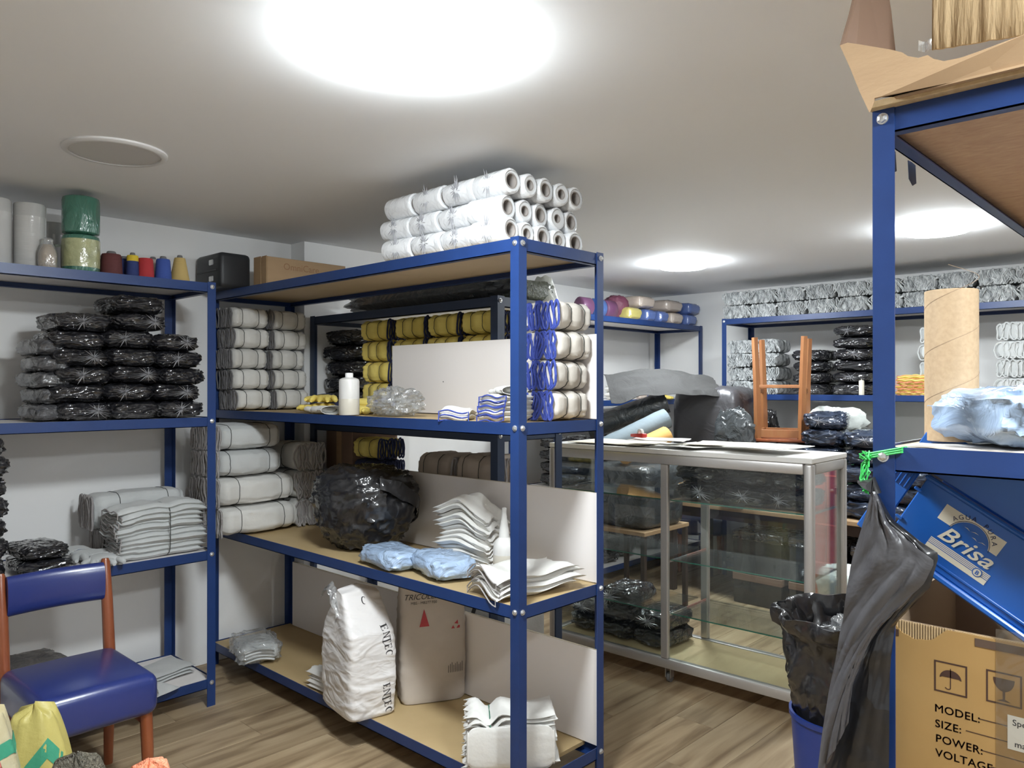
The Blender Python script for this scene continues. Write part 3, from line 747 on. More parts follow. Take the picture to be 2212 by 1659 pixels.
def mouth(u, v):
    return (-.115+.03*v+.012*nz(u*6,v*3,0), -.02+.17*u, .40+.10*math.sin(u*2.6)+.03*v+.012*nz(u*9,v*4,3))
obj('liner', sheet(16, 5, mouth, .002), MT['filmclear'], t, 20, 'clear inner liner sticking out at the mouth')
t = thing('paper_sack', 'grey paper sack with red triangle standing behind the white sack', 'sack', (2.26, 2.63, L4), R(-28))
def topB(q): return 1+.04*math.sin(q*4), 1-.5*max(0, q-.55)+.06*math.sin(q*4), None
sg = sack(.285, .135, .575, 9, topB, wr=.022, e=.36)
obj('body', sg, MT['sackgrey'], t, 60); B = bvh(sg)
f = ((1,0,0),(0,0,1),(0,-1,0))
obj('lettering', on_surface(subdiv(text_geo('TRICOLENE', .034, .35), 1), B, (-.045,-.1,.452), *f), MT['ink'], t, 0, 'dark slanted TRICOLENE lettering')
obj('lettering', on_surface(subdiv(text_geo('MBS - MB277 F00', .016), 1), B, (-.045,-.1,.432), *f), MT['ink'], t, 0)
obj('red_triangle', on_surface(subdiv(flat([[(-.022,0),(.022,0),(0,.075)]]), 3), B, (-.045,-.1,.335), *f), MT['redink'], t, 0, 'red triangle emblem')
obj('red_recycling_mark', on_surface(subdiv(flat([[(-.02,0),(-.004,0),(-.011,.014)],[(.004,0),(.02,0),(.02,.012),(.012,.012)],[(-.006,.022),(.010,.036),(.012,.018)]]), 2), B, (.095,-.1,.315), *f), MT['redink'], t, 0, 'small red recycling mark')
lines = [[(-.022, -.008*i), (.022-.006*(i % 3), -.008*i), (.022-.006*(i % 3), -.008*i+.0022), (-.022, -.008*i+.0022)] for i in range(9)]
vl = [[(p[1], p[0]) for p in q] for q in lines]
obj('fine_print', on_surface(subdiv(flat(vl), 2), B, (.125,-.1,.145), *f), MT['ink'], t, 0)
obj('fine_print', on_surface(subdiv(flat(vl), 2), B, (.115,-.1,.46), *f), MT['ink'], t, 0)
# clear bag with folded cloth, small glove pile, big green-tied bundle
t = thing('bagged_cloth', 'folded pale cloth in a clear plastic bag at the left end of the bottom shelf', 'packed cloth', (1.975, 3.665, L4), R(70))
obj('cloth', pillow(.26, .20, .095, 15, .08, 34, 18, .45, .7), MT['cotton_g'], t, 60)
obj('folds', join(*[tube([(-.125+.25*0-.012, -.07+.14*i/8, .02+.016*k+.012*math.sin(i/8*math.pi)) for i in range(9)], .006, 6) for k in range(4)]), MT['cotton_g'], t, 60)
obj('film', xf(pillow(.31, .225, .112, 18, .14, 34, 18, .45, .75, .6), (.01,0,0)), MT['filmclear'], t, 15)
glove_stack('few white gloves half hidden left of the white lettered sack', (2.01, 3.03, L4), R(88), 4, .20, .13, .02, 'cotton', 161, lambda u, v, q: .004*math.sin(v*8), None, jit=.006)
FB = 11
t = glove_stack('white canvas glove bundle tied with green string at the bottom shelf near end', (2.095, 1.985, L4), R(137), FB, .33, .19, .0175, 'cotton', 171,
                lambda u, v, q: -.045*q*math.exp(-((u-.24)/.09)**2)+.012*q*math.sin(u*7)+.004*math.sin(v*12+q*9), None, jit=.010, name='glove_bundle')
pts = []
for i in range(24):
    a = 2*math.pi*i/24; y, zz = sect(a, .197, FB*.0175-.03, 5); pts.append((.24*.33, y, zz+.088))
obj('string', tube(pts, .0022, 5, True), MT['gstring'], t, 0)
g, ring = bundle_body(.32, .03, .155, 83, (.26,), .05, 1, n=2.6)
o = obj('glove', xf(g, (.165, .105, .006), R(180)), MT['cotton'], t, 60); o['label'] = 'outer glove wrapped around the front of the bundle'
# ================================================================ goods on the slate rack behind
G = 'black film-wrapped packs on the slate rack'
for k in range(6):
    put_pack('b%d' % (k % 4), 'black wrapped pack beside the yellow gloves on the slate rack, %s' % ordn(k,6), (2.67+.01*(k%2), 3.78, 1.305+k*.088), R([88,94,86,92,90,95][k]), G, (1.05,1.25,1.08))
G = 'yellow work gloves with navy cuffs in columns on the slate rack'
for c, y in enumerate((3.285, 2.99, 2.735, 2.48)):
    for k in range(5):
        put_bundle('yel%d' % ((k+c) % 2), 'yellow glove bundle on the slate rack, column %s, %s' % (['left of the board', 'second from left', 'third from left', 'at the near end'][c], ordn(k,5)),
                   (2.60, y+[.01,.0,-.012,.004,.0][k], 1.305+k*.113), R([90,88,91,89,92][(k+c)%5]), G)
make_bundle('nav', .22, .20, .115, 66, 'navycloth', 'navycloth', 10, (.5,), .08, 0, r=.005)
put_bundle('nav', 'navy glove bundle seen under the upper middle shelf, below a yellow one', (2.60, 3.36, 1.0), R(90), None)
put_bundle('yel0', 'yellow glove bundle under the upper middle shelf, on a navy one', (2.60, 3.36, 1.118), R(90), None)
put_bundle('yel1', 'low yellow glove bundle just above the waist-high white board', (2.58, 3.09, 1.0), R(90), None, (.9,.8,.55))
make_bundle('bei0', .26, .22, .185, 68, 'beigeglove', 'cuffgrey', 8, (.38,.8), .10, 1, r=.006)
put_bundle('bei0', 'beige leather glove bundle behind the waist-high board, farther one', (2.60, 2.76, 1.0), R(90), 'beige glove bundles on the slate rack')
put_bundle('bei0', 'beige leather glove bundle behind the waist-high board, nearer one', (2.60, 2.475, 1.0), R(90), 'beige glove bundles on the slate rack', (1,1,1.05))
MT['carton'] = M('brown_carton', (.42,.28,.155), .75, var=.5, vscale=6, vcol=(.37,.24,.13), bump=.1, bscale=40, bdist=.003, stretch=(1,1,4))
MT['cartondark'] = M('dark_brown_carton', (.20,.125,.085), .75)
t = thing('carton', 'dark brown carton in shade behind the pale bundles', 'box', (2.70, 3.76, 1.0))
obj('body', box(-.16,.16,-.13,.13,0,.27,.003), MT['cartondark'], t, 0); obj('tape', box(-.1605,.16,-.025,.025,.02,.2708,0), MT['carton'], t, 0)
MT['posterdark'] = M('dark_print', (.05,.04,.05), .5, var=.6, vscale=14, vcol=(.16,.10,.09))
t = thing('carton', 'printed carton with a numeral 7 low behind the middle rack', 'box', (2.66, 2.60, .12))
obj('body', box(-.15,.15,-.16,.27,0,.43,.002), MT['cotton_g'], t, 0)
obj('picture_print', box(-.1508,-.149,.10,.25,.26,.42,0), MT['posterdark'], t, 0)
obj('numeral', xf(text_geo('7', .17, 0, .02), (-.1512,.02,.285), R(-90), R(90)), MT['ink'], t, 0)
obj('blue_print', box(-.1508,-.149,-.135,-.085,.26,.42,0), MT['navycloth'], t, 0)
# long dark packs on top of the slate rack
MT['greyfilm'] = M('dark_grey_film', (.055,.062,.066), .38, bump=.7, bscale=9, bdist=.03, coat=.8, coatr=.18, distort=1.4, var=.5, vscale=7, vcol=(.035,.04,.043))
tag(o := obj('fabric_roll', xf(pillow(.36, 1.30, .135, 44, .10, 40, 22, .5, .8, .5, 7), (0,0,0)), MT['greyfilm'], None, 60),
    'long dark film-wrapped roll lying on top of the slate rack', 'roll'); o.location = (2.70, 3.12, 1.915)
MT['netgreen'] = M('dark_green_net', (.03,.045,.03), .4, var=.7, vscale=60, vcol=(.22,.25,.2), coat=.6, bump=.8, bscale=40, bdist=.02)
tag(o := obj('net_bundle', pillow(.26, .20, .10, 46, .22, 36, 18), MT['netgreen'], None, 60), 'small dark green net bundle at the near end of the slate rack', 'bundle'); o.location = (2.76, 2.50, 1.915); o.scale = (1,.75,1)
MT['thinbag'] = M('thin_white_bag', (.72,.76,.72), .4, bump=.5, bscale=9, bdist=.03, coat=.3)
def bagtop(u, v):
    a = 2*math.pi*u
    r = (.10+.02*nz(math.cos(a)*2,math.sin(a)*2,v*2,1,3))*(1-.55*v**1.5)+.01
    return (r*math.cos(a)*1.25, r*math.sin(a), .13*v+.012*nz(u*9,v*4,0))
t = thing('white_plastic_bag', 'limp white plastic bag on top of the slate rack by the far post', 'plastic bag', (3.02, 2.53, 1.905), R(20))
t.location = (2.865, 2.33+.16, 1.915); t.scale = (.62,.62,1)
obj('body', sheet(30, 10, bagtop, .002), MT['thinbag'], t, 60)
# ================================================================ left rack goods
TZ = 2.0
MT['rollgrey'] = M('stretch_film', (.50,.50,.49), .2, coat=1, coatr=.08, bump=.12, bscale=5, bdist=.02, stretch=(1,1,9))
MT['green'] = M('green_film_spool', (.05,.17,.12), .3, coat=1, coatr=.1, bump=.7, bscale=16, bdist=.02, distort=1.2, stretch=(1,1,.5))
MT['spoollabel'] = M('printed_spool_label', (.55,.56,.30), .35, var=.8, vscale=22, vcol=(.20,.22,.12), coat=1, coatr=.08, bump=.5, bscale=20, bdist=.02)
def film_spool(label, px, y, r, h, m='rollgrey'):
    p = at(px, y=y); t = thing('film_spool', label, 'roll', (p.x, y, TZ), 0, 'film rolls on the left rack')
    obj('film', lathe([(r*.96,0),(r,.004),(r,h-.06),(r*1.01,h-.058),(r*1.01,h-.052),(r,h-.05),(r,h-.006),(r*.95,h),(r*.42,h-.002)], 30, True, False), MT[m], t)
    obj('core', lathe([(r*.42,h-.004),(r*.42,h+.004),(r*.34,h+.004),(r*.34,.01)], 20, False, True), MT['core'], t)
film_spool('upright clear film roll cut by the left picture edge, on the left rack', -14, 3.70, .062, .275)
film_spool('upright clear film roll second from the left on the left rack', 63, 3.70, .061, .272)
film_spool('shorter grey film roll behind the beige jar on the left rack', 116, 3.90, .052, .245)
MT['jarbeige'] = M('beige_jar_content', (.48,.37,.26), .5, coat=.8, coatr=.1, var=.5, vscale=20)
t = thing('jar', 'clear jar with beige contents beside the green spools', 'jar', tuple(at(102, y=3.615))[:2]+(TZ,))
obj('contents', lathe([(.030,.002),(.034,.01),(.034,.06),(.026,.085),(.018,.10)], 20), MT['jarbeige'], t)
obj('shell', lathe([(.034,0),(.0365,.008),(.0365,.066),(.028,.092),(.020,.108),(.022,.122),(.012,.130)], 22), MT['filmclear'], t)
t = thing('dark_tin', 'small dark tin squeezed between jar and green spools', 'tin', tuple(at(128, y=3.70))[:2]+(TZ,))
obj('body', lathe([(.028,0),(.03,.003),(.03,.105),(.027,.11)], 20), MT['cuffdark'], t); obj('lid', lathe([(.031,.105),(.031,.116),(.027,.118)], 20), MT['netgreen'], t)
p = at(174, y=3.66)
for k in range(2):
    t = thing('twine_spool', ['green film-wrapped twine spool with printed label, under another green spool', 'green film-wrapped twine spool stacked on the labelled one'][k], 'spool', (p.x, 3.66, TZ+k*.166), R(20*k), 'green twine spools')
    obj('twine', warp(lathe([(.062,0),(.072,.006),(.074,.02),(.074,.145),(.070,.158),(.055,.164),(.02,.165)], 36), lambda v: v*(1)), MT['green'], t)
    if k == 0: obj('printed_label', lathe([(.0748,.022),(.0752,.03),(.0752,.135),(.0748,.142)], 36, False, False), MT['spoollabel'], t)
def cone(label, px, y, r0, r1, h, col, top=None, hat=True):
    q = at(px, y=y); t = thing('thread_cone', label, 'thread cone', (q.x, y, TZ), 0, 'thread cones on the left rack')
    m = M('thread_'+str(px), col, .8, bump=.4, bscale=8, bdist=.004, stretch=(1,1,22))
    obj('thread', lathe([(r0*.95,.004),(r0,.012),(r1,h-.008),(r1*.9,h),(r1*.3,h)], 26), m, t)
    if top: obj('thread_top', lathe([(r1*1.03,h*.66),(r1*1.02,h-.004),(r1*.9,h+.001)], 26, False, False), M('thread_top', top, .8), t)
    if hat: obj('spool_tip', lathe([(r1*.55,h-.002),(r1*.42,h+.012),(r1*.34,h+.014)], 14), MT['cuffdark'], t)
cone('maroon thread cone right of the green spools', 240, 3.66, .046, .042, .098, (.10,.025,.025))
cone('blue thread cone half hidden behind the yellow topped one', 268, 3.72, .034, .030, .092, (.025,.04,.16))
cone('navy thread cone with a yellow band at its top', 286, 3.64, .027, .024, .100, (.02,.035,.14), (.62,.45,.03))
cone('red thread cone between two blue cones', 314, 3.64, .037, .032, .094, (.38,.025,.03), None, False)
cone('pale thread cone behind the red one', 330, 3.80, .036, .028, .118, (.42,.36,.33))
cone('bright blue thread cone right of the red one', 352, 3.64, .037, .031, .100, (.035,.075,.30))
cone('tan yellow thread cone in clear film at the right end', 388, 3.66, .044, .026, .118, (.50,.36,.13))
# black tool case and long carton on the middle rack's left end
MT['blackplastic'] = M('black_plastic', (.022,.024,.028), .45)
t = thing('tool_case', 'black plastic tool case above the left rack post', 'case', (1.94, 3.945, L1))
obj('body', box(-.09,.085,-.14,.14,0,.185,.025,3), MT['blackplastic'], t)
for zz in (.05, .135):
    for yy in (-.05,): obj('latch', box(-.097,-.088,yy-.02,yy+.02,zz-.014,zz+.014,.003), MT['bolt'], t, 0)
obj('rib', box(-.094,-.088,-.11,.11,.088,.098,.002), MT['blackplastic'], t, 0)
t = thing('carton', 'long tan carton lying on top of the middle rack at the wall', 'box', (2.035, 3.66, L1))
obj('body', box(0,.48,0,.135,0,.165,.002), MT['carton'], t, 0)
obj('flap', box(-.004,.0,.002,.05,.012,.168,.0006), MT['carton'], t, 0); obj('flap', box(-.004,.0,.06,.133,.004,.170,.0006), MT['carton'], t, 0)
obj('printing', xf(text_geo('OmniCare', .05), (.20,-.0008,.105), 0, R(90)), M('carton_print', (.30,.16,.08), .8), t, 0)
# black packs on the left rack
G = 'black film-wrapped packs on the upper left shelf'
Z2 = 1.365
for c, (x, n, h, nm) in enumerate(((1.145, 6, .076, 'left'), (1.352, 7, .079, 'middle'), (1.562, 5, .077, 'right'))):
    for k in range(n):
        dx = .0
        if c == 1 and k >= 5: dx = .03
        put_pack('b%d' % ((k+c) % 4), 'black wrapped pack, %s column of the upper left shelf, %s' % (nm, ordn(k,n)),
                 (x+dx+[.006,-.006,.01,0,-.01,.004,.0,.008,-.004][k], 3.745, Z2+k*h), R(90+[3,-4,2,0,-3,4,1,-2,3][k]), G, (1.12,1.0,.96),
                 'x0' if (k+c) % 3 != 1 else None, ki=k+c)
MT['greypack'] = M('grey_cloth_in_film', (.10,.10,.105), .45, var=.5, vscale=8, vcol=(.06,.06,.065), bump=.7, bscale=12, bdist=.03, coat=1, coatr=.12, distort=1.4)
for k in range(4): make_pack('g%d' % k, .28, .15, .07, 61+k, 'greypack', .16)
for k in range(5):
    put_pack('g%d' % (k % 4), 'grey cloth end poking out left of the black packs, %s of five' % ordn(k,5), (1.035+.012*(k%2), 3.76, Z2+k*.069), R(90+(k%3)*3), 'grey film-wrapped packs by the black ones', (1,.9,1))
for k in range(2):
    put_pack('b%d' % k, 'black wrapped pack at the left picture edge on the upper left shelf, %s' % ['lower','upper'][k], (.735-.01*k, 3.74, Z2+k*.066), R(92), 'black film-wrapped packs at the left edge', (1.1,1,.8))
Z3 = .735
for k in range(7):
    put_pack('b%d' % (k % 4), 'black wrapped pack of the tall column at the left picture edge, %s' % ordn(k,7), (.755+.008*(k%2), 3.73, Z3+k*.082), R(90+(k%3)*2), 'black packs stacked at the left picture edge', (1.05,1.02,1.0))
for k in range(2):
    put_pack('b%d' % (k+2), 'flat black wrapped pack behind the chair back, %s' % ['lower','upper'][k], (1.0+(.0 if k else .012), 3.71, Z3+k*.058), R(90+4*k), 'flat black packs behind the chair', (.95,.92 if k == 0 else .8,.72))
glove('pale grey cotton glove lying behind the right chair post', (1.235, 3.62, Z3), R(-100), 'cotton_g', 31, None, 1.25)
glove('pale grey cotton glove under another behind the right chair post', (1.22, 3.77, Z3), R(-80), 'cotton_g', 33, None, 1.25)
make_bundle('lb', .40, .20, .115, 86, 'cotton_g', 'cuffgrey', 10, (.2,.8), .06, 0, r=.0045)
make_bundle('lbt', .42, .20, .165, 87, 'cotton_g', 'cuffgrey', 12, (.27,.80), .06, 1, r=.0045)
put_bundle('lb', 'pale bundle underneath the tall grey cuffed bundle on the left rack', (1.30, 3.90, Z3), R(0), None)
put_bundle('lbt', 'tall pale bundle with grey cuffs leaning on the left rack', (1.255, 3.895, Z3+.115), R(0), None)
glove_stack('flat layered pile of pale gloves tied once, at the left rack front edge', (1.475, 3.665, Z3), R(0), 11, .40, .20, .0205, 'cotton_g', 211,
            lambda u, v, q: .018*math.sin(u*3.4+1.2)*q-.014*math.exp(-((u-.06)/.1)**2)*q+.006*math.sin(v*11+q*5)*(1 if u < -.3 else .2), None, tie=.06, cuffm='cuffgrey', jit=.012)
for k in range(3):
    put_pack('g%d' % k, 'grey film-wrapped pack behind the chair on the bottom left shelf, %s' % ordn(k,3), (.985+.01*k, 3.74, .13+k*.075), R(90+3*k), 'grey packs on the bottom left shelf', (1.05,1.4,1.1))
t = thing('packed_shirt', 'flat grey garment in clear film with a black tag on the bottom left shelf', 'packed garment', (1.50, 3.72, .13), R(10))
for k in range(3): obj('fold', xf(layer(.24-.01*k, .20, .016, 300+k, lambda x, y: .003*math.sin(x*25), fing=False), (.03+.01*k,.03,.014*k)), MT['greyglove' if 0 else 'cotton_g'], t, 60)
obj('garment', xf(layer(.20, .30, .014, 305, lambda x, y: .005*math.sin(x*20+y*9), fing=False), (-.13,-.06,0), R(10)), MT['cotton_g'], t, 60)
obj('hanger', tube([(-.20,.10,.022),(-.12,.125,.024),(-.03,.10,.024),(-.015,.06,.022),(-.04,-.03,.02),(-.10,-.17,.016),(-.115,-.20,.012)], .004, 6), MT['filmclear'], t, 40)
obj('tag', box(-.16,-.11,.075,.105,.0215,.0235,.001), MT['ink'], t, 0)
# ================================================================ blue chair
MT['vinyl'] = M('blue_vinyl', (.018,.032,.165), .30, coat=.5, coatr=.22, bump=.06, bscale=240, bdist=.001)
MT['cherry'] = M('red_brown_wood', (.30,.085,.03), .38, var=.6, vscale=6, vcol=(.22,.055,.02), stretch=(6,6,1), coat=.4, coatr=.2)
def chair(label, loc, rz, s=1):
    t = thing('chair', label, 'chair', loc, rz); t.scale = (s,s,s)
    def cushion(L, W, z0, z1, cy):
        def f(v):
            q = (v.z-z0)/(z1-z0); v.z += .012*math.cos(v.x/L*3.1)*math.cos((v.y-cy)/W*3.1)*q
            return v
        bm = bmesh.new(); bmesh.ops.create_cube(bm, size=1)
        for v in bm.verts: v.co = (v.co.x*L, cy+v.co.y*W, (z0+z1)/2+v.co.z*(z1-z0))
        bmesh.ops.bevel(bm, geom=bm.edges[:], offset=.038, segments=4, affect='EDGES', profile=.5)
        bmesh.ops.subdivide_edges(bm, edges=bm.edges[:], cuts=1, use_grid_fill=True)
        bm.verts.index_update(); g = [tuple(v.co) for v in bm.verts], [tuple(v.index for v in q.verts) for q in bm.faces]; bm.free()
        return warp(g, f)
    obj('seat', cushion(.40, .45, .325, .475, -.01), MT['vinyl'], t, 70)
    def back(u, v):
        a = 2*math.pi*v; x = (u-.5)*.335
        return (x, .245-.05*0-.020*math.cos(u*math.pi*2)*0+.028*math.cos(a)+.022*(2*u-1)**2*-1+.02, .73+.075*spow(math.sin(a), .7))
    V, F = [], []
    nu, na = 12, 20
    for i in range(nu+1):
        for j in range(na): V.append(back(i/nu, j/na))
    for i in range(nu):
        for j in range(na): F.append((i*na+j, (i+1)*na+j, (i+1)*na+(j+1)%na, i*na+(j+1)%na))
    F.append(tuple(range(na))[::-1]); F.append(tuple(range(nu*na,(nu+1)*na)))
    obj('backrest', (V,F), MT['vinyl'], t, 60)
    for sx in (-1,1):
        obj('back_post', tube([(sx*.182,.225,0),(sx*.182,.215,.25),(sx*.182,.215,.45),(sx*.182,.24,.65),(sx*.182,.262,.80),(sx*.182,.264,.815)], .021, 10, False, (.8,1,1.05,1,.85,.6)), MT['cherry'], t, 50)
        obj('leg', tube([(sx*.165,-.19,.36),(sx*.17,-.195,.2),(sx*.172,-.198,.0)], .022, 10, False, (1,.95,.75)), MT['cherry'], t, 50)
        obj('apron', box(sx*.165-.011,sx*.165+.011,-.17,.22,.285,.33,.003), MT['cherry'], t, 0)
    obj('apron', box(-.17,.17,.205,.227,.30,.35,.003), MT['cherry'], t, 0)
    return t
chair('blue vinyl chair with red-brown wooden frame in front of the left rack', (.965, 3.085, 0), R(0))
# ================================================================ heap of sacks at the bottom left
MT['sackbeige'] = M('beige_woven_sack', (.50,.42,.22), .4, bump=.7, bscale=60, bdist=.004, var=.5, vscale=10, vcol=(.58,.53,.36), coat=.5, coatr=.2)
MT['sackyellow'] = M('yellow_woven_sack', (.50,.43,.13), .45, bump=.5, bscale=60, bdist=.004)
MT['sackgreen'] = M('green_print_band', (.05,.30,.18), .4, bump=.5, bscale=60, bdist=.004)
MT['redmesh'] = M('red_mesh', (.42,.05,.045), .4, var=.8, vscale=70, vcol=(.7,.25,.2), bump=1, bscale=70, bdist=.02, coat=.5, coatr=.15)
MT['orangemesh'] = M('orange_mesh', (.75,.16,.07), .5, var=.8, vscale=16, vcol=(.85,.42,.25), bump=.9, bscale=60, bdist=.02)
MT['blacknet'] = M('black_net', (.02,.018,.015), .4, var=.65, vscale=90, vcol=(.30,.27,.2), bump=1, bscale=90, bdist=.02, distort=1.5)
def limp(L, W, H, sd, m, name, label, cat, loc, rz=0, amp=.14, lean=(0,0), pts=2.2, par=None):
    """slumped sack with a drawn-in top"""
    V, F = [], []; nu, nv = 60, 36
    for i in range(nv+1):
        q = i/nv
        pr = (1-q**pts*.62)*(.85+.15*math.sin(min(1,q*4)*math.pi/2)) if q < 1 else .02
        for j in range(nu):
            a = 2*math.pi*j/nu; c, s_ = math.cos(a), math.sin(a)
            k = amp*(.7*nz(c*1.3, s_*1.3, q*2, 1, sd)+.5*(max(0, ridge(c, s_, q*1.2, 2.2, sd+1))**3-.3)+.25*nz(c*5, s_*5, q*7, 1, sd+2))
            V.append((L/2*spow(c,.75)*pr*(1+k)+lean[0]*q*q, W/2*spow(s_,.75)*pr*(1+k)+lean[1]*q*q, H*q*(1+.05*nz(c*2,s_*2,0,1,sd))))
    for i in range(nv):
        for j in range(nu): b = (j+1)%nu; F.append((i*nu+j, i*nu+b, (i+1)*nu+b, (i+1)*nu+j))
    F.append(tuple(range(nu))[::-1]); F.append(tuple(range(nv*nu,(nv+1)*nu)))
    return V, F
t = thing('woven_sack', 'tall beige woven sack with a green band at the lower left picture corner', 'sack', (.515, 2.42, 0), R(25))
g = limp(.27, .25, .66, 12, 0, '', '', '', 0, 0, .10)
obj('body', g, MT['sackbeige'], t, 60)
gb = limp(.273, .253, .66, 12, 0, '', '', '', 0, 0, .10); nu = 60
obj('green_band', (gb[0], [f for f in gb[1] if len(f) == 4 and 29 <= f[0]//nu <= 30]), MT['sackgreen'], t, 60, 'printed green band').scale = (1.012,1.012,1)
t = thing('woven_sack', 'yellow woven sack with green print in front of the chair legs', 'sack', (.70, 2.62, 0), R(-20))
g = limp(.24, .20, .56, 17, 0, '', '', '', 0, 0, .07, (0,0), 3.5)
obj('body', g, MT['sackyellow'], t, 60); gB = bvh(g)
obj('green_print', on_surface(subdiv(flat([[(-.05,-.05),(.01,.02),(.06,-.05),(.06,-.10),(.01,-.035),(-.05,-.10)]]), 2), gB, (.03,-.2,.46), (1,0,0), (0,0,1), (0,-1,0)), MT['sackgreen'], t, 0)
tag(o := obj('mesh_sack', limp(.24,.22,.62, 23, 0, '', '', '', 0, 0, .12), MT['redmesh'], None, 60), 'red mesh sack in the very corner of the picture, lower left', 'sack'); o.location = (.455, 2.17, 0)
tag(o := obj('net_sack', limp(.24,.22,.565, 27, 0, '', '', '', 0, 0, .18, (.02,0), 3.5), MT['blacknet'], None, 60), 'black netting heaped in front of the beige sack', 'net'); o.location = (.66, 2.16, 0); o.rotation_euler = (0,0,R(40))
tag(o := obj('mesh_sack', limp(.19,.17,.57, 29, 0, '', '', '', 0, 0, .16, (0,0), 3.5), MT['orangemesh'], None, 60), 'orange mesh sack right of the black netting', 'sack'); o.location = (.79, 2.0, 0)
# ================================================================ glass counter
MT['alu'] = M('brushed_aluminium', (.56,.54,.52), .38, .65, bump=.03, bscale=200)
MT['birch'] = M('pale_birch_board', (.72,.57,.33), .5, var=.5, vscale=5, vcol=(.66,.5,.28), stretch=(1,5,1))
MT['countertop'] = M('white_counter_top', (.80,.79,.76), .4)
SL, SD, SH = 1.50, .45, 1.19
t = S = thing('glass_counter', 'long aluminium framed glass display counter with white top, on castors', 'counter', (3.60, 2.135, 0), R(1.5))
y0, y1, x0, x1 = -SL/2, SL/2, -SD/2, SD/2
f = .042
def fr(g): obj('frame_rail', g, MT['alu'], t, 30)
ZB, ZT = .085, 1.165
for x in (x0, x1-f):
    fr(box(x, x+f, y0+f, y1-f, ZB, ZB+.05, .008, 2)); fr(box(x, x+f, y0+f, y1-f, ZT-.05, ZT, .008, 2))
for y in (y0, y1-f):
    fr(box(x0+f, x1-f, y, y+f, ZB, ZB+.05, .008, 2)); fr(box(x0+f, x1-f, y, y+f, ZT-.05, ZT, .008, 2))
for x in (x0, x1-f):
    for y in (y0, y1-f): obj('frame_post', box(x, x+f, y, y+f, ZB, ZT, .012, 3), MT['alu'], t, 30)
    obj('frame_post', box(x+(.012 if x > 0 else 0), x+f*.6+(.012 if x > 0 else 0), -.02, .02, ZB+.05, ZT-.05, .003), MT['alu'], t, 30)
for y in (-.016, .016): obj('door_stile', box(x1-.022, x1-.006, y-.008, y+.008, ZB+.05, ZT-.05, .002), MT['alu'], t, 0)
obj('top_panel', box(x0+.002, x1-.002, y0+.002, y1-.002, ZT+.0005, SH, .003), MT['countertop'], t, 0)
obj('base_board', box(x0+f, x1-f, y0+f, y1-f, ZB+.030, ZB+.044), MT['birch'], t, 0)
for sy in ((y0+f, -.02), (.02, y1-f)):
    obj('glass_pane', box(x0+.016, x0+.020, sy[0], sy[1], ZB+.05, ZT-.05), MT['glass'], t, 0)
for y in (y0, y1): obj('glass_pane', box(x0+f, x1-f, y+(.018 if y < 0 else -.022), y+(.022 if y < 0 else -.018), ZB+.05, ZT-.05), MT['glass'], t, 0)
obj('glass_pane', box(x1-.018, x1-.014, y0+f, -.02, ZB+.05, ZT-.05), MT['glass'], t, 0)
GZ = (.937, .634, .362)
for z in GZ:
    for a, b in ((y0+f+.004, -.022), (.022, y1-f-.004)):
        s = obj('glass_shelf', box(x0+.030, x1-.045, a, b, z-.006, z), MT['glass'], t, 0)
        obj('shelf_edge', box(x0+.0285, x0+.0300, a, b, z-.006, z), MT['glassedge'], s, 0, 'green edge of the glass')
    for y in (-.018, y0+f, y1-f-.008): obj('shelf_support', box(x0+.03, x1-.03, y+.0, y+.008, z-.016, z-.007), MT['alu'], t, 0)
MT['rubber'] = M('grey_castor', (.16,.155,.15), .5)
for cx in (x0+.05, x1-.05):
    for cy in (y0+.07, .0, y1-.07):
        c = obj('castor', xf(lathe([(.020,-.009),(.026,-.008),(.026,.008),(.020,.009)], 20), (cx+.012, cy, .0265), 0, R(90)), MT['rubber'], t)
        obj('castor_fork', join(box(cx-.012,cx+.022,cy-.016,cy-.012,.026,.078), box(cx-.012,cx+.022,cy+.012,cy+.016,.026,.078), box(cx-.018,cx+.022,cy-.018,cy+.018,.076,.085)), MT['bolt'], c, 0)
def sp(lx, ly, lz):      # point in counter space
    a = R(1.5); return (3.60+lx*math.cos(a)-ly*math.sin(a), 2.135+lx*math.sin(a)+ly*math.cos(a), lz)
# papers and cardboard on the counter
MT['paper'] = M('cream_paper', (.80,.76,.66), .7, var=.4, vscale=5, vcol=(.76,.70,.57))
MT['paperw'] = M('white_paper', (.84,.83,.79), .7)
for i, (lx, ly, w_, h_, rz, m, lab) in enumerate(((-.02, .42, .33, .45, 6, 'paper', 'large cream cardboard sheet on the left part of the counter'),
        (-.03, -.06, .30, .26, -14, 'paperw', 'white paper sheet near the middle of the counter'), (.04, -.20, .28, .34, 9, 'paper', 'curling cream paper right of the counter middle'),
        (-.02, -.46, .33, .30, -6, 'paperw', 'white sheet near the right end of the counter'), (-.06, .13, .22, .3, 18, 'paperw', 'white sheet under the red tape dispenser'))):
    tag(o := obj('paper_sheet', sheet(8, 6, lambda u, v: ((u-.5)*w_, (v-.5)*h_, .004+.006*i*0+.008*max(0, abs(u-.5)-.33)*(1+i%3)+.003*nz(u*3,v*3,i)), .003), MT[m], None, 40), lab, 'paper', 'paper sheets on the glass counter')
    o.location = sp(lx, ly, SH+.004+.007*i); o.rotation_euler = (0,0,R(rz))
MT['red'] = M('red_plastic', (.62,.03,.02), .35)
t = thing('tape_dispenser', 'small red tape dispenser on the counter papers', 'dispenser', sp(-.09, .235, SH+.046), R(70))
obj('base', warp(box(-.055,.055,-.018,.018,0,.024,.007,3), lambda v: Vector((v.x, v.y, v.z*(1-.35*max(0, v.x/.055))))), MT['red'], t, 50)
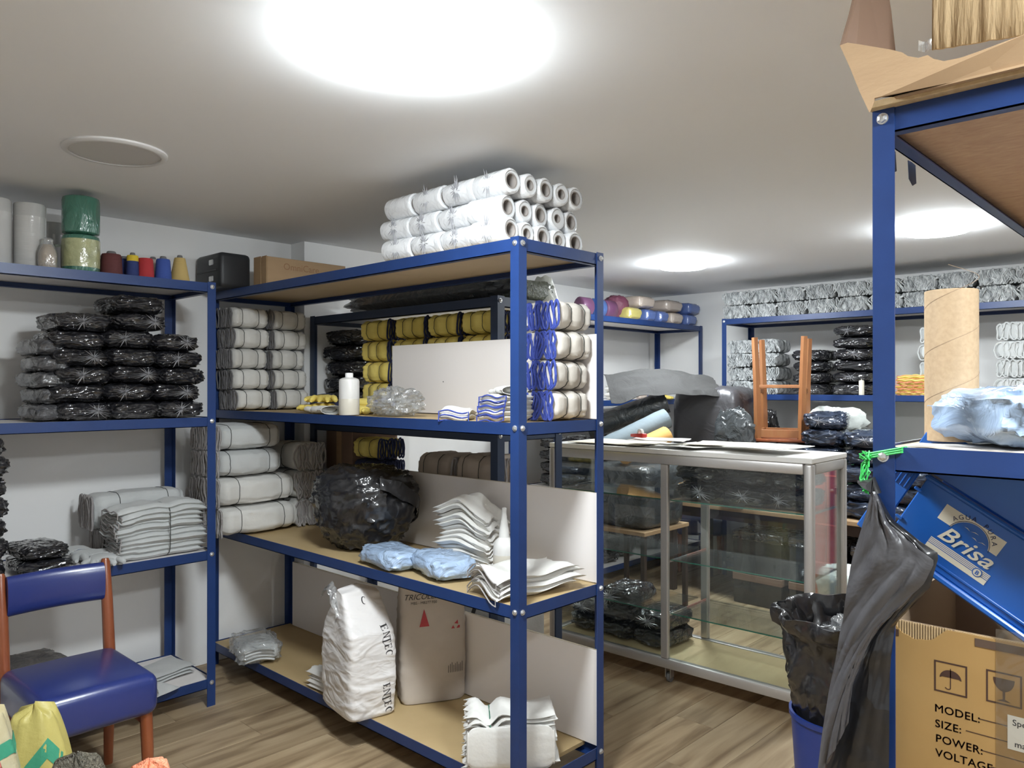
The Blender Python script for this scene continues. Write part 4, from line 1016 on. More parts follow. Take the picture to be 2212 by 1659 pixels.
obj('tape_ring', xf(lathe([(.010,-.008),(.020,-.008),(.020,.008),(.010,.008),(.010,-.008)], 20, False, False), (-.018,0,.026), 0, R(90)), MT['paperw'], t)
# packs inside the counter
G = 'black wrapped packs inside the glass counter'
for c, (ly, n, s) in enumerate(((-.14, 2, (1.0,1.2,1.05)), (-.40, 2, (1.0,1.2,1.05)), (-.60, 2, (1.0,.75,1.05)))):
    for k in range(n):
        put_pack('b%d' % ((k+c) % 4), 'black wrapped pack on the top glass shelf, %s, %s' % (['beside the middle post','in the centre right','at the right end'][c], ['lower','upper'][k]),
                 sp(.0, ly, GZ[0]+k*.093), R(2*k-2), G, s, 'x0' if k == 0 else None, ki=c)
MT['redpack'] = M('red_pack_film', (.45,.03,.05), .3, coat=1, coatr=.1, bump=.6, bscale=14, bdist=.02)
for k, (ly, n) in enumerate(((.15, 2), (.37, 3), (.58, 2))):
    for j in range(n):
        put_pack('b%d' % ((j+k) % 4), 'black wrapped pack on the counter floor, %s heap, %s' % (['right','middle','left'][k], ordn(j,n) if n == 3 else ['lower','upper'][j]),
                 sp(.02, ly, ZB+.044+j*.092), R(4*j-3), G, (1.0,1.0,1.12), 'x0' if j == n-1 else None, ki=j)
# ================================================================ far corner rack goods
G = 'film-wrapped glove packs on top of the far corner rack'
MT['packbeige'] = M('beige_glove_in_film', (.50,.42,.36), .5, coat=1, coatr=.15, bump=.5, bscale=14, bdist=.02, rnd=.1)
MT['packblue'] = M('blue_glove_in_film', (.10,.16,.40), .5, coat=1, coatr=.15, bump=.5, bscale=14, bdist=.02)
MT['packyellow'] = M('yellow_glove_in_film', (.52,.45,.14), .5, coat=1, coatr=.15, bump=.5, bscale=14, bdist=.02)
for k, m in (('pe','packbeige'),('pb','packblue'),('py','packyellow')): make_pack(k, .30, .22, .11, 90, m, .07, e1=.3, e2=.55)
def px_x(px, y): return at(px, y=y).x
zt = 2.05
for i, (key, px, w_, row, lab) in enumerate((('py', 1352, 1.0, 0, 'yellow wrapped pack next to the maroon bag'), ('pb', 1386, .75, 0, 'blue wrapped pack right of the yellow one'), ('pb', 1414, .7, 0, 'darker blue wrapped pack beside the beige ones'),
        ('pe', 1443, 1.0, 0, 'beige wrapped pack in the lower row, left'), ('pb', 1475, .8, 0, 'blue wrapped pack in the lower row among beige ones'), ('pe', 1506, 1.1, 0, 'beige wrapped pack at the right end, lower row'),
        ('pe', 1378, 1.25, 1, 'beige wrapped pack in the upper row, left'), ('pe', 1438, 1.4, 1, 'beige wrapped pack in the upper row, middle'), ('pb', 1480, 1.0, 1, 'blue wrapped pack in the upper row'), ('pe', 1512, .8, 1, 'beige wrapped pack at the right end, upper row'))):
    put_pack(key, lab, (px_x(px, 3.66), 3.72, zt+row*.104), R(90), G, (1.1, w_*.8, .98))
MT['maroon'] = M('maroon_cloth', (.12,.02,.05), .6, var=.6, vscale=16, vcol=(.2,.07,.11), bump=.5, bscale=20, bdist=.02)
tag(o := obj('cloth_heap', blob_bag(.20,.20,.20, 51, .2, 36, 22), MT['maroon'], None, 60), 'maroon and pink cloth bag beside the far film packs', 'cloth'); o.location = (px_x(1331, 3.72), 3.72, zt)
for i, (m, px) in enumerate((((.13,.045,.11), 1262), ((.05,.11,.30), 1290), ((.11,.035,.09), 1314))):
    tag(o := obj('fabric_roll', xf(lathe([(.02,-.115),(.05,-.11),(.058,-.09),(.058,.09),(.05,.11),(.02,.115)], 18), (0,0,.058), 0, 0, R(90)), M('roll_%d' % i, m, .5, coat=.4, bump=.3, bscale=20), None, 60), ['purple','bright blue','plum'][i]+' fabric roll on top of the far corner rack', 'roll', 'coloured rolls on the far corner rack')
    o.location = (px_x(px, 3.66), 3.66, zt); o.scale = (.62,1,1.25)
z = 1.405
glove_stack('white glove pile on the far corner rack shelf, seen past the middle rack', (px_x(1346, 3.62), 3.64, z), R(8), 5, .24, .18, .022, 'cotton', 401, lambda u, v, q: .004*math.sin(u*9), None, jit=.01)
put_pack('pe', 'clear wrapped grey pack between white gloves and yellow cloth', (px_x(1378, 3.62), 3.68, z), R(90), None, (.8,.5,.9))
put_bundle('bl1', 'white gloves with blue cuffs beside the yellow cloth, far shelf', (px_x(1390, 3.62), 3.66, z), 0, None, (.55,.9,.8))
glove('yellow glove draped on the far corner rack shelf', (px_x(1425, 3.60), 3.63, z), R(-60), 'yellow', 40, 'navycloth', 1.3)
G = 'black packs on the lower shelves of the far corner rack'
for s, (zz, pxs) in enumerate(((.76, (1232, 1285, 1335, 1385)), (.13, (1240, 1300)))):
    for i, px in enumerate(pxs):
        for k in range(4 if s == 0 else 2):
            put_pack('b%d' % ((i+k) % 4), 'black wrapped pack far behind the counter, %s shelf, pile %s, %s' % (['middle','bottom'][s], ['one','two','three','four'][i], ordn(k, 4 if s == 0 else 2)), (px_x(px, 3.7), 3.76, zz+k*.092), R(90+(k*37 % 7)-3), G, (1.2,.95,1.05))
t = thing('plastic_bag', 'clear plastic bag with black contents on the far bottom shelf', 'plastic bag', (px_x(1345, 3.7), 3.72, .13), 0)
obj('contents', blob_bag(.22,.24,.24, 61, .15, 36, 24), MT['blackpack'], t, 60); obj('film', blob_bag(.26,.28,.30, 63, .2, 36, 24), MT['filmclear'], t, 20)
t = thing('plastic_bag', 'clear plastic bag with a black tool on the far bottom shelf, right one', 'plastic bag', (px_x(1402, 3.7), 3.70, .13), 0)
obj('contents', blob_bag(.20,.20,.26, 65, .15, 36, 24), MT['blackpack'], t, 60); obj('film', blob_bag(.25,.26,.31, 66, .2, 36, 24), MT['filmclear'], t, 20)
# ================================================================ table behind the counter and what is on it
MT['darkwood'] = M('dark_table_leg', (.045,.03,.025), .5)
TX0, TX1, TY0, TY1, TH = 4.98, 5.60, 1.15, 3.14, .665
t = thing('table', 'low table with tan top edge behind the glass counter', 'table', ((TX0+TX1)/2, (TY0+TY1)/2, 0))
a, b = (TX1-TX0)/2, (TY1-TY0)/2
obj('tabletop', box(-a,a,-b,b,TH-.028,TH,.002), MT['carton'], t, 0)
for sx in (-1,1):
    for sy in (-1,1): obj('leg', box(sx*(a-.04)-.025, sx*(a-.04)+.025, sy*(b-.05)-.025, sy*(b-.05)+.025, 0, TH-.028, .003), MT['darkwood'], t, 0)
    obj('apron', box(sx*(a-.04)-.01, sx*(a-.04)+.01, -b+.08, b-.08, TH-.10, TH-.028), MT['darkwood'], t, 0)
for i, y in enumerate((2.42, 2.02, 1.62)):
    t = thing('dark_carton', 'dark wrapped carton under the low table, %s' % ['left','middle','right'][i], 'box', (5.22, y, 0), R(2*i-2), 'dark cartons under the table')
    obj('body', box(-.20,.20,-.18,.18,0,.50,.012,2), MT['blackbag'], t, 40); obj('band', box(-.203,.203,-.183,.183,.16,.21,.004), MT['cartondark'], t, 0); obj('lid', box(-.206,.206,-.186,.186,.44,.505,.008), MT['blackpack'], t, 0)
# big black wrapped bale + draped sheet + leaning fabric rolls
def soft_box(L, W, H, sd, amp=.03, n=14, b=.04):
    bm = bmesh.new(); bmesh.ops.create_cube(bm, size=1)
    bmesh.ops.subdivide_edges(bm, edges=bm.edges[:], cuts=n, use_grid_fill=True)
    for v in bm.verts:
        c = v.co; p = [spow(min(1, abs(2*q)), 1)*math.copysign(1, q) for q in c]
        k = sum(abs(q)**9 for q in p)**(1/9); c2 = Vector(p)/max(k, .9)
        d = amp*(nz(c2.x, c2.y, c2.z, 2, sd)+.6*ridge(c2.x, c2.y, c2.z*2, 4, sd+1))
        v.co = (c2.x*L/2*(1+d), c2.y*W/2*(1+d), max(0, H/2+c2.z*H/2*(1+d)))
    bm.verts.index_update(); g = [tuple(v.co) for v in bm.verts], [tuple(v.index for v in q.verts) for q in bm.faces]; bm.free(); return g
t = thing('wrapped_bale', 'big black plastic wrapped bale standing on the table left of the upturned stool', 'bale', (5.26, 2.865, TH), R(4))
obj('body', soft_box(.46, .50, .84, 71), MT['blackroll'], t, 60)
MT['drapefilm'] = M('dark_dull_film', (.045,.044,.043), .75, bump=.5, bscale=7, bdist=.03, distort=1, spec=.35)
def drp(u, v):
    A, B = Vector((4.45, 3.36, 1.60)), Vector((5.12, 2.86, 1.55))
    p = A.lerp(B, u); p.z += .05*math.sin(u*3)-.22*v**1.3*(1-.4*u); p.x += .05-.10*v; p.y += -.02-.14*v
    p.z += .02*nz(u*6, v*4, 1)+.018*ridge(u*1.5, v*2.5, 0, 2, 4); return p
t = thing('plastic_sheet', 'dark polythene sheet draped from the far rack over the bale', 'plastic sheet', (0,0,0))
obj('sheet', sheet(24, 10, drp, .004), MT['drapefilm'], t, 60)
MT['greycloth'] = M('grey_blue_cloth', (.20,.25,.28), .75, bump=.3, bscale=20, bdist=.01)
MT['orangecloth'] = M('orange_cloth', (.60,.32,.09), .75, bump=.3, bscale=20, bdist=.01)
def leanroll(label, p0, p1, r, m):
    t = thing('fabric_roll', label, 'roll', (0,0,0), 0, 'fabric rolls leaning behind the counter'); p0, p1 = Vector(p0), Vector(p1)
    pts = [p0.lerp(p1, i/8) for i in range(9)]
    obj('fabric', warp(tube(pts, r, 14), lambda v: v+Vector((0,0,.008*nz(v.x,v.y,v.z,14,3)))), m if not isinstance(m, str) else MT[m], t, 50)
    d = (p1-p0).normalized(); obj('core', tube([p1-d*.01, p1+d*.006], r*.4, 12), MT['core'], t, 0)
leanroll('grey blue fabric roll leaning behind the counter', at(1290, 975, x=4.30), at(1440, 903, x=4.72), .070, 'greycloth')
leanroll('orange fabric roll leaning under the grey blue one', at(1345, 985, x=4.22), at(1440, 940, x=4.58), .062, 'orangecloth')
leanroll('dark fabric roll leaning highest above the grey blue one', at(1270, 925, x=4.55), at(1440, 868, x=4.88), .085, 'greyfilm')
t = thing('side_table', 'low side table under the leaning fabric rolls', 'table', (4.42, 3.0, 0))
obj('tabletop', box(-.30,.24,-.26,.26,.56,.585,.002), MT['carton'], t, 0)
for sx in (-.28,.22):
    for sy in (-.24,.24): obj('leg', box(sx-.015,sx+.015,sy-.015,sy+.015,0,.56,.002), MT['darkwood'], t, 0)
t = thing('wrapped_bale', 'dark grey film wrapped bale under the leaning fabric rolls', 'bale', (4.40, 3.0, .585), R(-3))
obj('body', soft_box(.46, .50, .41, 79, .03), MT['greyfilm'], t, 60)
# upturned stool on a black box
BX = (5.28, 2.36)
t = thing('wrapped_box', 'black plastic wrapped box under the upturned wooden stool', 'box', (BX[0], BX[1], TH), R(6))
obj('body', soft_box(.40, .38, .46, 75, .02), MT['blackroll'], t, 60); obj('tape', box(-.2,.2,-.02,.02,.10,.465,0), MT['blackbag'], t, 0)
MT['oak'] = M('orange_brown_wood', (.33,.15,.06), .4, var=.6, vscale=6, vcol=(.30,.11,.04), stretch=(6,6,1), coat=.3)
t = thing('stool', 'wooden stool turned upside down with its four legs in the air', 'stool', (BX[0], BX[1], TH+.462), R(-73))
h = .155
obj('seat', box(-.175,.175,-.175,.175,0,.022,.006,2), MT['cherry'], t, 30)
for sx in (-1,1):
    for sy in (-1,1): obj('leg', tube([(sx*h*.92,sy*h*.92,.02),(sx*h*.97,sy*h*.97,.40),(sx*h*1.05,sy*h*1.05,.725)], .023, 4, False, (1.15,1.05,.9)), MT['oak'], t, 0)
for s in (-1,1):
    obj('apron', box(-h*.9,h*.9,s*h*.92-.009,s*h*.92+.009,.03,.085,.002), MT['oak'], t, 0); obj('apron', box(s*h*.92-.009,s*h*.92+.009,-h*.9,h*.9,.03,.085,.002), MT['oak'], t, 0)
    obj('rung', box(s*h*.97-.008,s*h*.97+.008,-h*.95,h*.95,.335,.37,.003) if s else None, MT['oak'], t, 0)
obj('rung', box(-h*.95,h*.95,-h*.97-.007,-h*.97+.007,.372,.395,.003), MT['oak'], t, 0)
# packs piled on the table
MT['bluepack'] = crumple_mat('navy_cloth_in_clear_film', (.016,.022,.040), (.035,.05,.085), big=4, small=14)
for k in range(3): make_pack('n%d' % k, .32, .26, .115, 141+k, 'bluepack', .18)
G = 'navy wrapped packs heaped on the table'
for c, (y, n) in enumerate(((2.03, 6), (1.75, 5), (1.47, 4))):
    for k in range(n):
        put_pack('n%d' % ((k+c) % 3), 'navy film-wrapped pack on the table, %s heap, %s' % (['beside the stool','middle','rightmost'][c], ordn(k,n)), (5.22+.02*(k%2), y, TH+k*.112), R(4*k-6), G, (1.1,1.02,1.0), 'x0' if k == n-1 else None, ki=k)
def gbag(label, loc, dims, sd, m='blackbag', rz=0):
    tag(o := obj('garbage_bag', blob_bag(*dims, sd, .2, 56, 34), MT[m], None, 50), label, 'bag', 'black bags around the counter'); o.location = loc; o.rotation_euler = (0,0,rz); return o
gbag('shiny black bag stuffed left of the upturned stool', (4.965, 2.565, TH), (.15,.30,.68), 81, 'greyfilm')
gbag('black bag between the stool legs', (5.50, 2.58, TH), (.14,.20,.66), 83)
gbag('black bag seen past the near blue post beside the cardboard tube', (5.22, 1.285, TH), (.40,.24,.66), 85)
tag(o := obj('white_plastic_bag', blob_bag(.14,.40,.20, 87, .3, 36, 20), MT['thinbag'], None, 50), 'white plastic bag with red print behind the navy packs', 'plastic bag'); o.location = (5.47, 2.05, TH+.50)
# ================================================================ goods on the back wall rack
for k in range(4): make_bundle('gr%d' % k, .24, .215, .108, 151+k, 'greyglove', 'greyglove', 15, (.5,), .06, 0, r=.0045, amp=.030, lump=.06)
G = 'grey mottled glove bundles in two rows on top of the back rack'
for c in range(10):
    for k in range(2):
        put_bundle('gr%d' % ((c*3+k) % 4), 'grey mottled bundle, %s row on the back rack, number %s from the left' % (['lower','upper'][k], ['one','two','three','four','five','six','seven','eight','nine','ten'][c]),
                   (5.70, 2.925-c*.224+.004*(k*5 % 3), 2.05+k*.108), R((c*7+k*5) % 5-2), G)
G = 'grey mottled glove bundles on the back rack shelf'
for c in range(2):
    for k in range(4):
        put_bundle('gr%d' % ((c+k) % 4), 'grey mottled bundle behind the upturned stool, %s column, %s' % (['left','right'][c], ordn(k,4)), (5.70+.02*(k%2), 2.90-c*.205, 1.45+k*.108), R(k-2), G, (1.2,.93,1))
G = 'black wrapped packs on the back rack shelf'
for c, (y, n, s) in enumerate(((2.40, 4, (1.1,1.15,1.0)), (2.07, 6, (1.25,1.35,1.0)))):
    for k in range(n):
        put_pack('b%d' % ((k+c) % 4), 'black wrapped pack on the back rack shelf, %s pile, %s' % (['left','right'][c], ordn(k,n)), (5.90, y+.03*((k*3)%3-1), 1.45+k*.084), R(5*(k%3)-5), G, s, 'x0' if k % 2 else None, ki=k)
tag(o := obj('candle', lathe([(.017,0),(.018,.003),(.018,.098),(.014,.104),(.003,.105),(.002,.112)], 16), MT['paper'], None), 'short cream candle at the front edge of the back rack shelf', 'candle'); o.location = (5.705, at(1861, x=5.705).y, 1.45)
MT['redyellow'] = M('red_yellow_net', (.60,.10,.03), .5, var=.8, vscale=38, vcol=(.75,.50,.03), bump=.5, bscale=40, bdist=.01)
t = glove_stack('small pile of yellow gloves with red rims beside the cardboard tube', (5.80, at(1972, x=5.75).y, 1.45), R(5), 6, .20, .21, .022, 'yellow', 431, lambda u, v, q: .004*math.sin(v*20+q*9), None, jit=.01, cuffm='orangemesh')
G = 'pale glove bundles on the back rack right part'
make_bundle('wb0', .28, .24, .118, 161, 'cotton_g', 'cotton_g', 6, (.3,.75), .09, 1, r=.005, lump=.06); make_bundle('wb1', .28, .24, .118, 163, 'cotton_g', 'cotton_g', 6, (.35,.7), .10, 1, r=.005, lump=.06)
for c, y in enumerate((at(1996, x=5.75).y-.09, at(2150, x=5.75).y-.12)):
    for k in range(4):
        put_bundle('wb%d' % (k % 2), 'pale glove bundle %s the cardboard tube, %s' % (['just behind','right of'][c], ordn(k,4)), (5.72+.012*(k%2), y, 1.45+k*.118), R([0,3,-2,1][k]), G)
G = 'grey bundles low on the back rack'
for c in range(2):
    for k in range(5):
        put_bundle('gr%d' % ((c+k) % 4), 'grey mottled bundle low on the back rack, %s column, %s' % (['left','right'][c], ordn(k,5)), (5.70, at(1845, x=5.72).y+.10-.22*c, .12+k*.108), R(k-2), G)
MT['greenbox'] = M('green_plastic', (.06,.22,.10), .35, coat=.4)
t = thing('green_tub', 'green plastic tub on the back rack behind the counter end', 'tub', (5.80, at(1852, x=5.72).y, .78))
obj('body', warp(box(-.13,.13,-.19,.19,0,.20,.02,2), lambda v: Vector((v.x*(.88+.6*v.z), v.y*(.88+.6*v.z), v.z))), MT['greenbox'], t, 40); obj('lid', box(-.145,.145,-.205,.205,.195,.225,.01,2), MT['greenbox'], t, 40)
# chair in the far corner, red hand truck, white bags beside the counter end
c2 = chair('blue chair far behind the counter, between the two far racks', (5.78, 3.30, 0), R(-60), .92)
MT['truckred'] = M('red_orange_paint', (.80,.11,.05), .4, coat=.3)
t = HT = thing('hand_truck', 'red metal frame standing behind the right end of the counter', 'hand truck', (4.45, 1.735, 0), R(0))
for y in (-.10, .10): obj('upright', tube([(0,y,.02),(0,y,1.06),(.0,y*.8,1.10)], .017, 8), MT['truckred'], t, 40)
obj('back_plate', box(-.006,.004,-.099,-.012,.1,1.08,.001), MT['truckred'], t, 0)
obj('back_plate', box(-.006,.004,-.004,.099,.1,1.08,.001), MT['truckred'], t, 0)
for z in (.25,.5,.72,1.0): obj('crossbar', tube([(-.012,-.10,z),(-.012,.10,z)], .008, 6), MT['truckred'], t, 40)
obj('toe_plate', box(-.16,.02,-.13,.13,.012,.02,.001), MT['truckred'], t, 0)
for y in (-.14,.14): obj('wheel', xf(lathe([(.03,-.018),(.075,-.018),(.075,.018),(.03,.018)], 20), (.05,y,.0765), 0, R(90)), MT['rubber'], t)
for i, (z, d) in enumerate(((0,(.34,.30,.34)), (.33,(.30,.26,.24)))):
    tag(o := obj('white_sack', blob_bag(*d, 91+i, .16, 40, 26), MT['thinbag'], None, 60), ['lower white plastic sack behind the right end of the counter','upper white plastic sack behind the right end of the counter'][i], 'sack', 'white sacks behind the counter'); o.location = (4.15, 1.52, z)
HT.scale = (1,.68,1)
# ================================================================ near right rack goods
ZS = 1.40
MT['kraft'] = M('kraft_tube', (.50,.36,.22), .7, var=.35, vscale=120, vcol=(.44,.31,.185), bump=.05, bscale=120, bdist=.001)
MT['kraftin'] = M('kraft_dark', (.28,.19,.12), .8)
p = at(2055, x=1.66)
t = thing('cardboard_tube', 'tall brown cardboard tube standing on the near right shelf', 'tube', (p.x, p.y, ZS), R(20))
r, h = .046, .288
obj('wall', lathe([(r-.004,h-.001),(r-.001,h),(r,h-.001),(r,.001),(r-.001,0),(r-.004,.0),(r-.004,h-.001)], 40, False, False), MT['kraft'], t, 40)
for k in range(3):
    pts = [((r+.0001)*math.cos(a), (r+.0001)*math.sin(a), .04+.09*k+(a)*.020) for a in [i*2*math.pi/28 for i in range(29)]]
    obj('spiral_seam', tube(pts, .0005, 4), MT['kraftin'], t, 0)
MT['whitecloth'] = M('white_cloth', (.74,.70,.66), .9, bump=.2, bscale=40, bdist=.004, var=.5, vscale=6, vcol=(.68,.63,.58))
t = thing('cloth', 'white cloth spread under the cardboard tube and blue pack', 'cloth', (1.70, .24, ZS))
obj('sheet', sheet(20, 20, lambda u, v: ((u-.5)*.36, (v-.5)*.42, .002+.004*abs(nz(u*5,v*5,0))+.006*max(0, nz(u*3,v*7,2))), .003), MT['whitecloth'], t, 60)
t.location.z = ZS-.003
for c in bpy.data.objects:
    if c.name.startswith('cardboard_tube'): c.location.z = ZS+.006
make_pack('lb9', .28, .24, .105, 201, 'bluecloth', .15)
q = at(2200, x=1.665)
put_pack('lb9', 'pale blue cloth in clear film right of the cardboard tube', (q.x, q.y-.02, ZS+.006), R(-35), None)
def heap(u, v):
    return ((u-.5)*.40, (v-.5)*.40, .015+.13*math.exp(-((u-.55)/.33)**2-((v-.35)/.34)**2)+.016*ridge(u, v, 0, 3, 2)*math.sin(math.pi*u)*math.sin(math.pi*v)*1.2)
t = thing('cloth', 'crumpled beige cloth heap behind the pale blue pack', 'cloth', (2.10, .22, ZS))
obj('sheet', sheet(26, 26, heap, .003), MT['canvas'], t, 60)
# ---- carton with printing, lower shelf
MT['boxface'] = M('ochre_carton', (.47,.29,.105), .7, var=.45, vscale=7, vcol=(.42,.25,.085), bump=.06, bscale=60, bdist=.002)
MT['corr'] = M('torn_corrugation', (.48,.34,.18), .85)
MT['boxin'] = M('carton_inside', (.40,.29,.19), .8)
MT['printbrown'] = M('brown_print', (.065,.03,.02), .7)
MT['teal'] = M('teal_print', (.03,.14,.16), .7)
MT['tape'] = M('brown_tape', (.10,.06,.04), .3, coat=.5)
MT['cleartape'] = film('clear_tape', (.98,.97,.94), 0, .12, .5, 9, .02, mk=.04, milky=(.7,.6,.45))
BXF, BY1, BY0, BZ0, BZ1 = 1.545, .486, .02, .757, 1.075
t = MB = thing('printed_carton', 'big open ochre carton with machine printing on the near right rack', 'box', (BXF, BY1, BZ0))
W, D, H = BY1-BY0, .46, BZ1-BZ0          # local: x depth, y runs -W..0, z up
def torn(yq):                            # top edge of the outer face: torn away near the left corner
    s = -yq
    if s < .006: return H-.002
    if s < .10: return H-.030*math.sin(math.pi*(s-.006)/.094)**.8+.004*nz(s*60,0,0)
    return H-.002
n = 46; V = []; F = []
for i in range(n+1):
    y = -W*i/n if i > 24 else -.11*i/24.
    if i > 24: y = -.11-(W-.11)*(i-24)/(n-24)
    for z in (0, torn(y)): V += [(0,y,z), (.0015,y,z)]
for i in range(n):
    a = 4*i; b = 4*(i+1); F += [(a,a+2,b+2,b),(a+1,b+1,b+3,a+3),(a+2,a+3,b+3,b+2),(a,b,b+1,a+1)]
obj('front_liner', (V,F), MT['boxface'], t, 0)
fl = []
for i in range(24):
    y = -.003-.0045*i; fl.append(tube([(.0035,y,H-.062),(.0035,y,H-.001+.002*nz(i*.7,0,0))], .0019, 6))
obj('torn_fluting', join(*fl), MT['corr'], t, 40, 'exposed corrugation where the face is torn')
obj('inner_liner', box(.0056,.0068,-W,0,0,H,0), MT['boxin'], t, 0)
obj('core_sheet', box(.0018,.0055,-W,-.112,0,H-.001,0), MT['corr'], t, 0)
obj('core_sheet', box(.0018,.0055,-.112,-.0003,0,H-.061,0), MT['corr'], t, 0)
obj('side_wall', box(.0068,D,-.005,0,0,H+.02,0), MT['boxin'], t, 0); obj('side_wall', box(.0068,D,-W,-W+.005,0,H,0), MT['boxin'], t, 0)
obj('back_wall', box(D-.005,D,-W+.005,-.005,0,H+.03,0), MT['boxin'], t, 0); obj('bottom', box(.0068,D-.005,-W+.005,-.005,0,.005,0), MT['boxin'], t, 0)
def face(px, py):                         # pixel -> (y, z) on the carton face
    q = at(px, py, x=BXF); return q.y-BY1, q.z-BZ0
def decal(g, y, z, m, nm='printing', lab=None, par=None, off=-.0004):
    o = obj(nm, [(off, y-v[0], z+v[1]) for v in g[0]] and ([(off, y-v[0], z+v[1]) for v in g[0]], g[1]), m, par or t, 0, lab); return o
def frame(w_, h_, tk): return flat([[(0,0),(w_,0),(w_,tk),(0,tk)],[(0,h_-tk),(w_,h_-tk),(w_,h_),(0,h_)],[(0,tk),(tk,tk),(tk,h_-tk),(0,h_-tk)],[(w_-tk,tk),(w_,tk),(w_,h_-tk),(w_-tk,h_-tk)]])
IC = .053
y, z = face(2017, 1490)
decal(frame(IC*1.0, IC*1.05, .0028), y, z, MT['printbrown'], 'umbrella_symbol', 'keep dry umbrella symbol')
um = [[(.5+.33*math.cos(R(180*i/14)), .50+.30*math.sin(R(180*i/14))) for i in range(15)]]
um[0] += [(.5-.33+.66/4*(k+.5), .50+.045) if k % 1 == 0 else 0 for k in range(4)][::-1][::-1]
sh = flat([[(q[0]*IC, q[1]*IC) for q in um[0]], [(.485*IC,.2*IC),(.515*IC,.2*IC),(.515*IC,.85*IC),(.485*IC,.85*IC)]]+
          [[(IC*(.425+.09*math.cos(R(a))), IC*(.2+.07*math.sin(R(a)))), (IC*(.425+.09*math.cos(R(a+30))), IC*(.2+.07*math.sin(R(a+30)))), (IC*(.425+.06*math.cos(R(a+30))), IC*(.2+.04*math.sin(R(a+30)))), (IC*(.425+.06*math.cos(R(a))), IC*(.2+.04*math.sin(R(a))))] for a in range(180,360,30)])
decal(sh, y, z, MT['printbrown'], 'umbrella_symbol')
y, z = face(2129, 1513)
decal(frame(IC*1.0, IC*1.05, .0028), y, z, MT['printbrown'], 'glass_symbol', 'fragile wine glass symbol')
gl = flat([[(IC*(.5+.30*math.cos(R(180+180*i/14))), IC*(.85+.42*math.sin(R(180+180*i/14)))) for i in range(15)], [(IC*.47,IC*.15),(IC*.53,IC*.15),(IC*.54,IC*.5),(IC*.46,IC*.5)], [(IC*.3,IC*.11),(IC*.7,IC*.11),(IC*.54,IC*.18),(IC*.46,IC*.18)]])
decal(gl, y, z, MT['printbrown'], 'glass_symbol')
for w_, px, py, lx, ly, ly2 in (('MODEL:', 2017, 1535, 2112, 1552, 0), ('SIZE:', 2018, 1568, 2085, 1578, 0), ('POWER:', 2019, 1600, 2117, 1620, 0), ('VOLTAGE:', 2019, 1631, 2139, 1656, 0)):
    y, z = face(px, py); g0 = text_geo(w_, .0196, 0, 0, 'LEFT', 1.06); g = join(g0, xf(g0, (.0006,0,0)), xf(g0, (.0003,.0005,0)))
    decal(g, y, z, MT['printbrown'], 'lettering', 'brown '+w_.strip(':')+' lettering')
    y, z = face(lx, ly); decal(flat([[(0,0),(.14,0),(.14,.0016),(0,.0016)]]), y, z, MT['printbrown'], 'rule_line')
y, z = face(2175, 1600)
st = obj('sticker', box(-.0009,-.0005,y-.09,y,z-.012,z+.046,0), MT['paperw'], t, 0, 'white specification sticker')
decal(text_geo('Specification', .0145, 0, .005, 'LEFT'), y-.007, z+.030, MT['ink'], 'lettering', None, st, -.0012)
decal(text_geo('machine', .0145, 0, .005, 'LEFT'), y-.010, z-.006, MT['ink'], 'lettering', None, st, -.0012)
y, z = face(2105, 1385); obj('brown_tape', box(-.0008,-.0003,-W+.002,y,z-.008,z+.006,0), MT['tape'], t, 0)
obj('brown_tape', box(-.0008,-.0003,-.020,-.001,H-.030,H-.018,0), MT['tape'], t, 0)
y, z = face(2150, 1420); obj('clear_tape', box(-.0010,-.0007,y-.07,y,z-.20,z+.05,0), MT['cleartape'], t, 0)
decal(flat([[(0,0),(.075,0),(.045,.018),(.012,.034),(0,.040)]]), -.0003, .0, MT['teal'], 'teal_print', 'teal corner print')
# ---- blue crate panel with lettering, leaning in the carton
MT['brblue'] = M('bright_blue_plastic', (.010,.115,.46), .38, coat=.3, coatr=.25, bump=.04, bscale=100, bdist=.001, var=.3, vscale=6, vcol=(.012,.10,.42))
MT['cream'] = M('cream_print', (.74,.69,.56), .5)
AX = 1.62; ang = R(31.5)
t = CR = thing('blue_crate', 'bright blue plastic crate with white water brand print, tilted in the carton', 'crate', (AX, .512, 1.2135))
t.rotation_euler = (ang, 0, 0)
# local frame: -y runs along the lower edge to the right, z is up across the face, x goes back
def fb(e0, e1, n0, n1, d0, d1, b=.002): return box(d0, d1, -e1, -e0, n0, n1, b)
obj('front_panel', fb(0, .50, 0, .142, 0, .006), MT['brblue'], t, 0)
obj('rim', fb(-.004, .50, .142, .150, -.008, .012, .003), MT['brblue'], t, 0); obj('rim', fb(.0, .50, -.012, .0, -.008, .012, .003), MT['brblue'], t, 0)
obj('rim', fb(.05, .50, .012, .017, -.003, .001, .001), MT['brblue'], t, 0)
obj('upper_panel', fb(-.05, .50, .152, .235, .010, .016), MT['brblue'], t, 0); obj('end_panel', fb(-.06, -.018, -.02, .15, .012, .018), MT['brblue'], t, 0)
obj('back_panel', fb(0, .50, 0, .15, .150, .156), MT['brblue'], t, 0); obj('bottom_panel', fb(.002, .498, -.01, -.004, .012, .150), MT['brblue'], t, 0)
for i in range(4): obj('rib', fb(-.055+.009*i, -.052+.009*i, .10, .145, .009, .013, .001), MT['brblue'], t, 0)
for n_ in (.045, .112): obj('peg', fb(-.009, .006, n_, n_+.006, -.004, .004, .0015), MT['brblue'], t, 0)
for i in range(7): obj('vent_slot', fb(.262, .33, .012+.006*i, .0145+.006*i, -.0006, .0, 0), MT['navycloth'], t, 0)
def dec(polys, m, nm, lab=None, off=-.0005):
    g = polys if isinstance(polys, tuple) else flat(polys)
    return obj(nm, ([(off, -v[0], v[1]) for v in g[0]], g[1]), m, t, 0, lab)
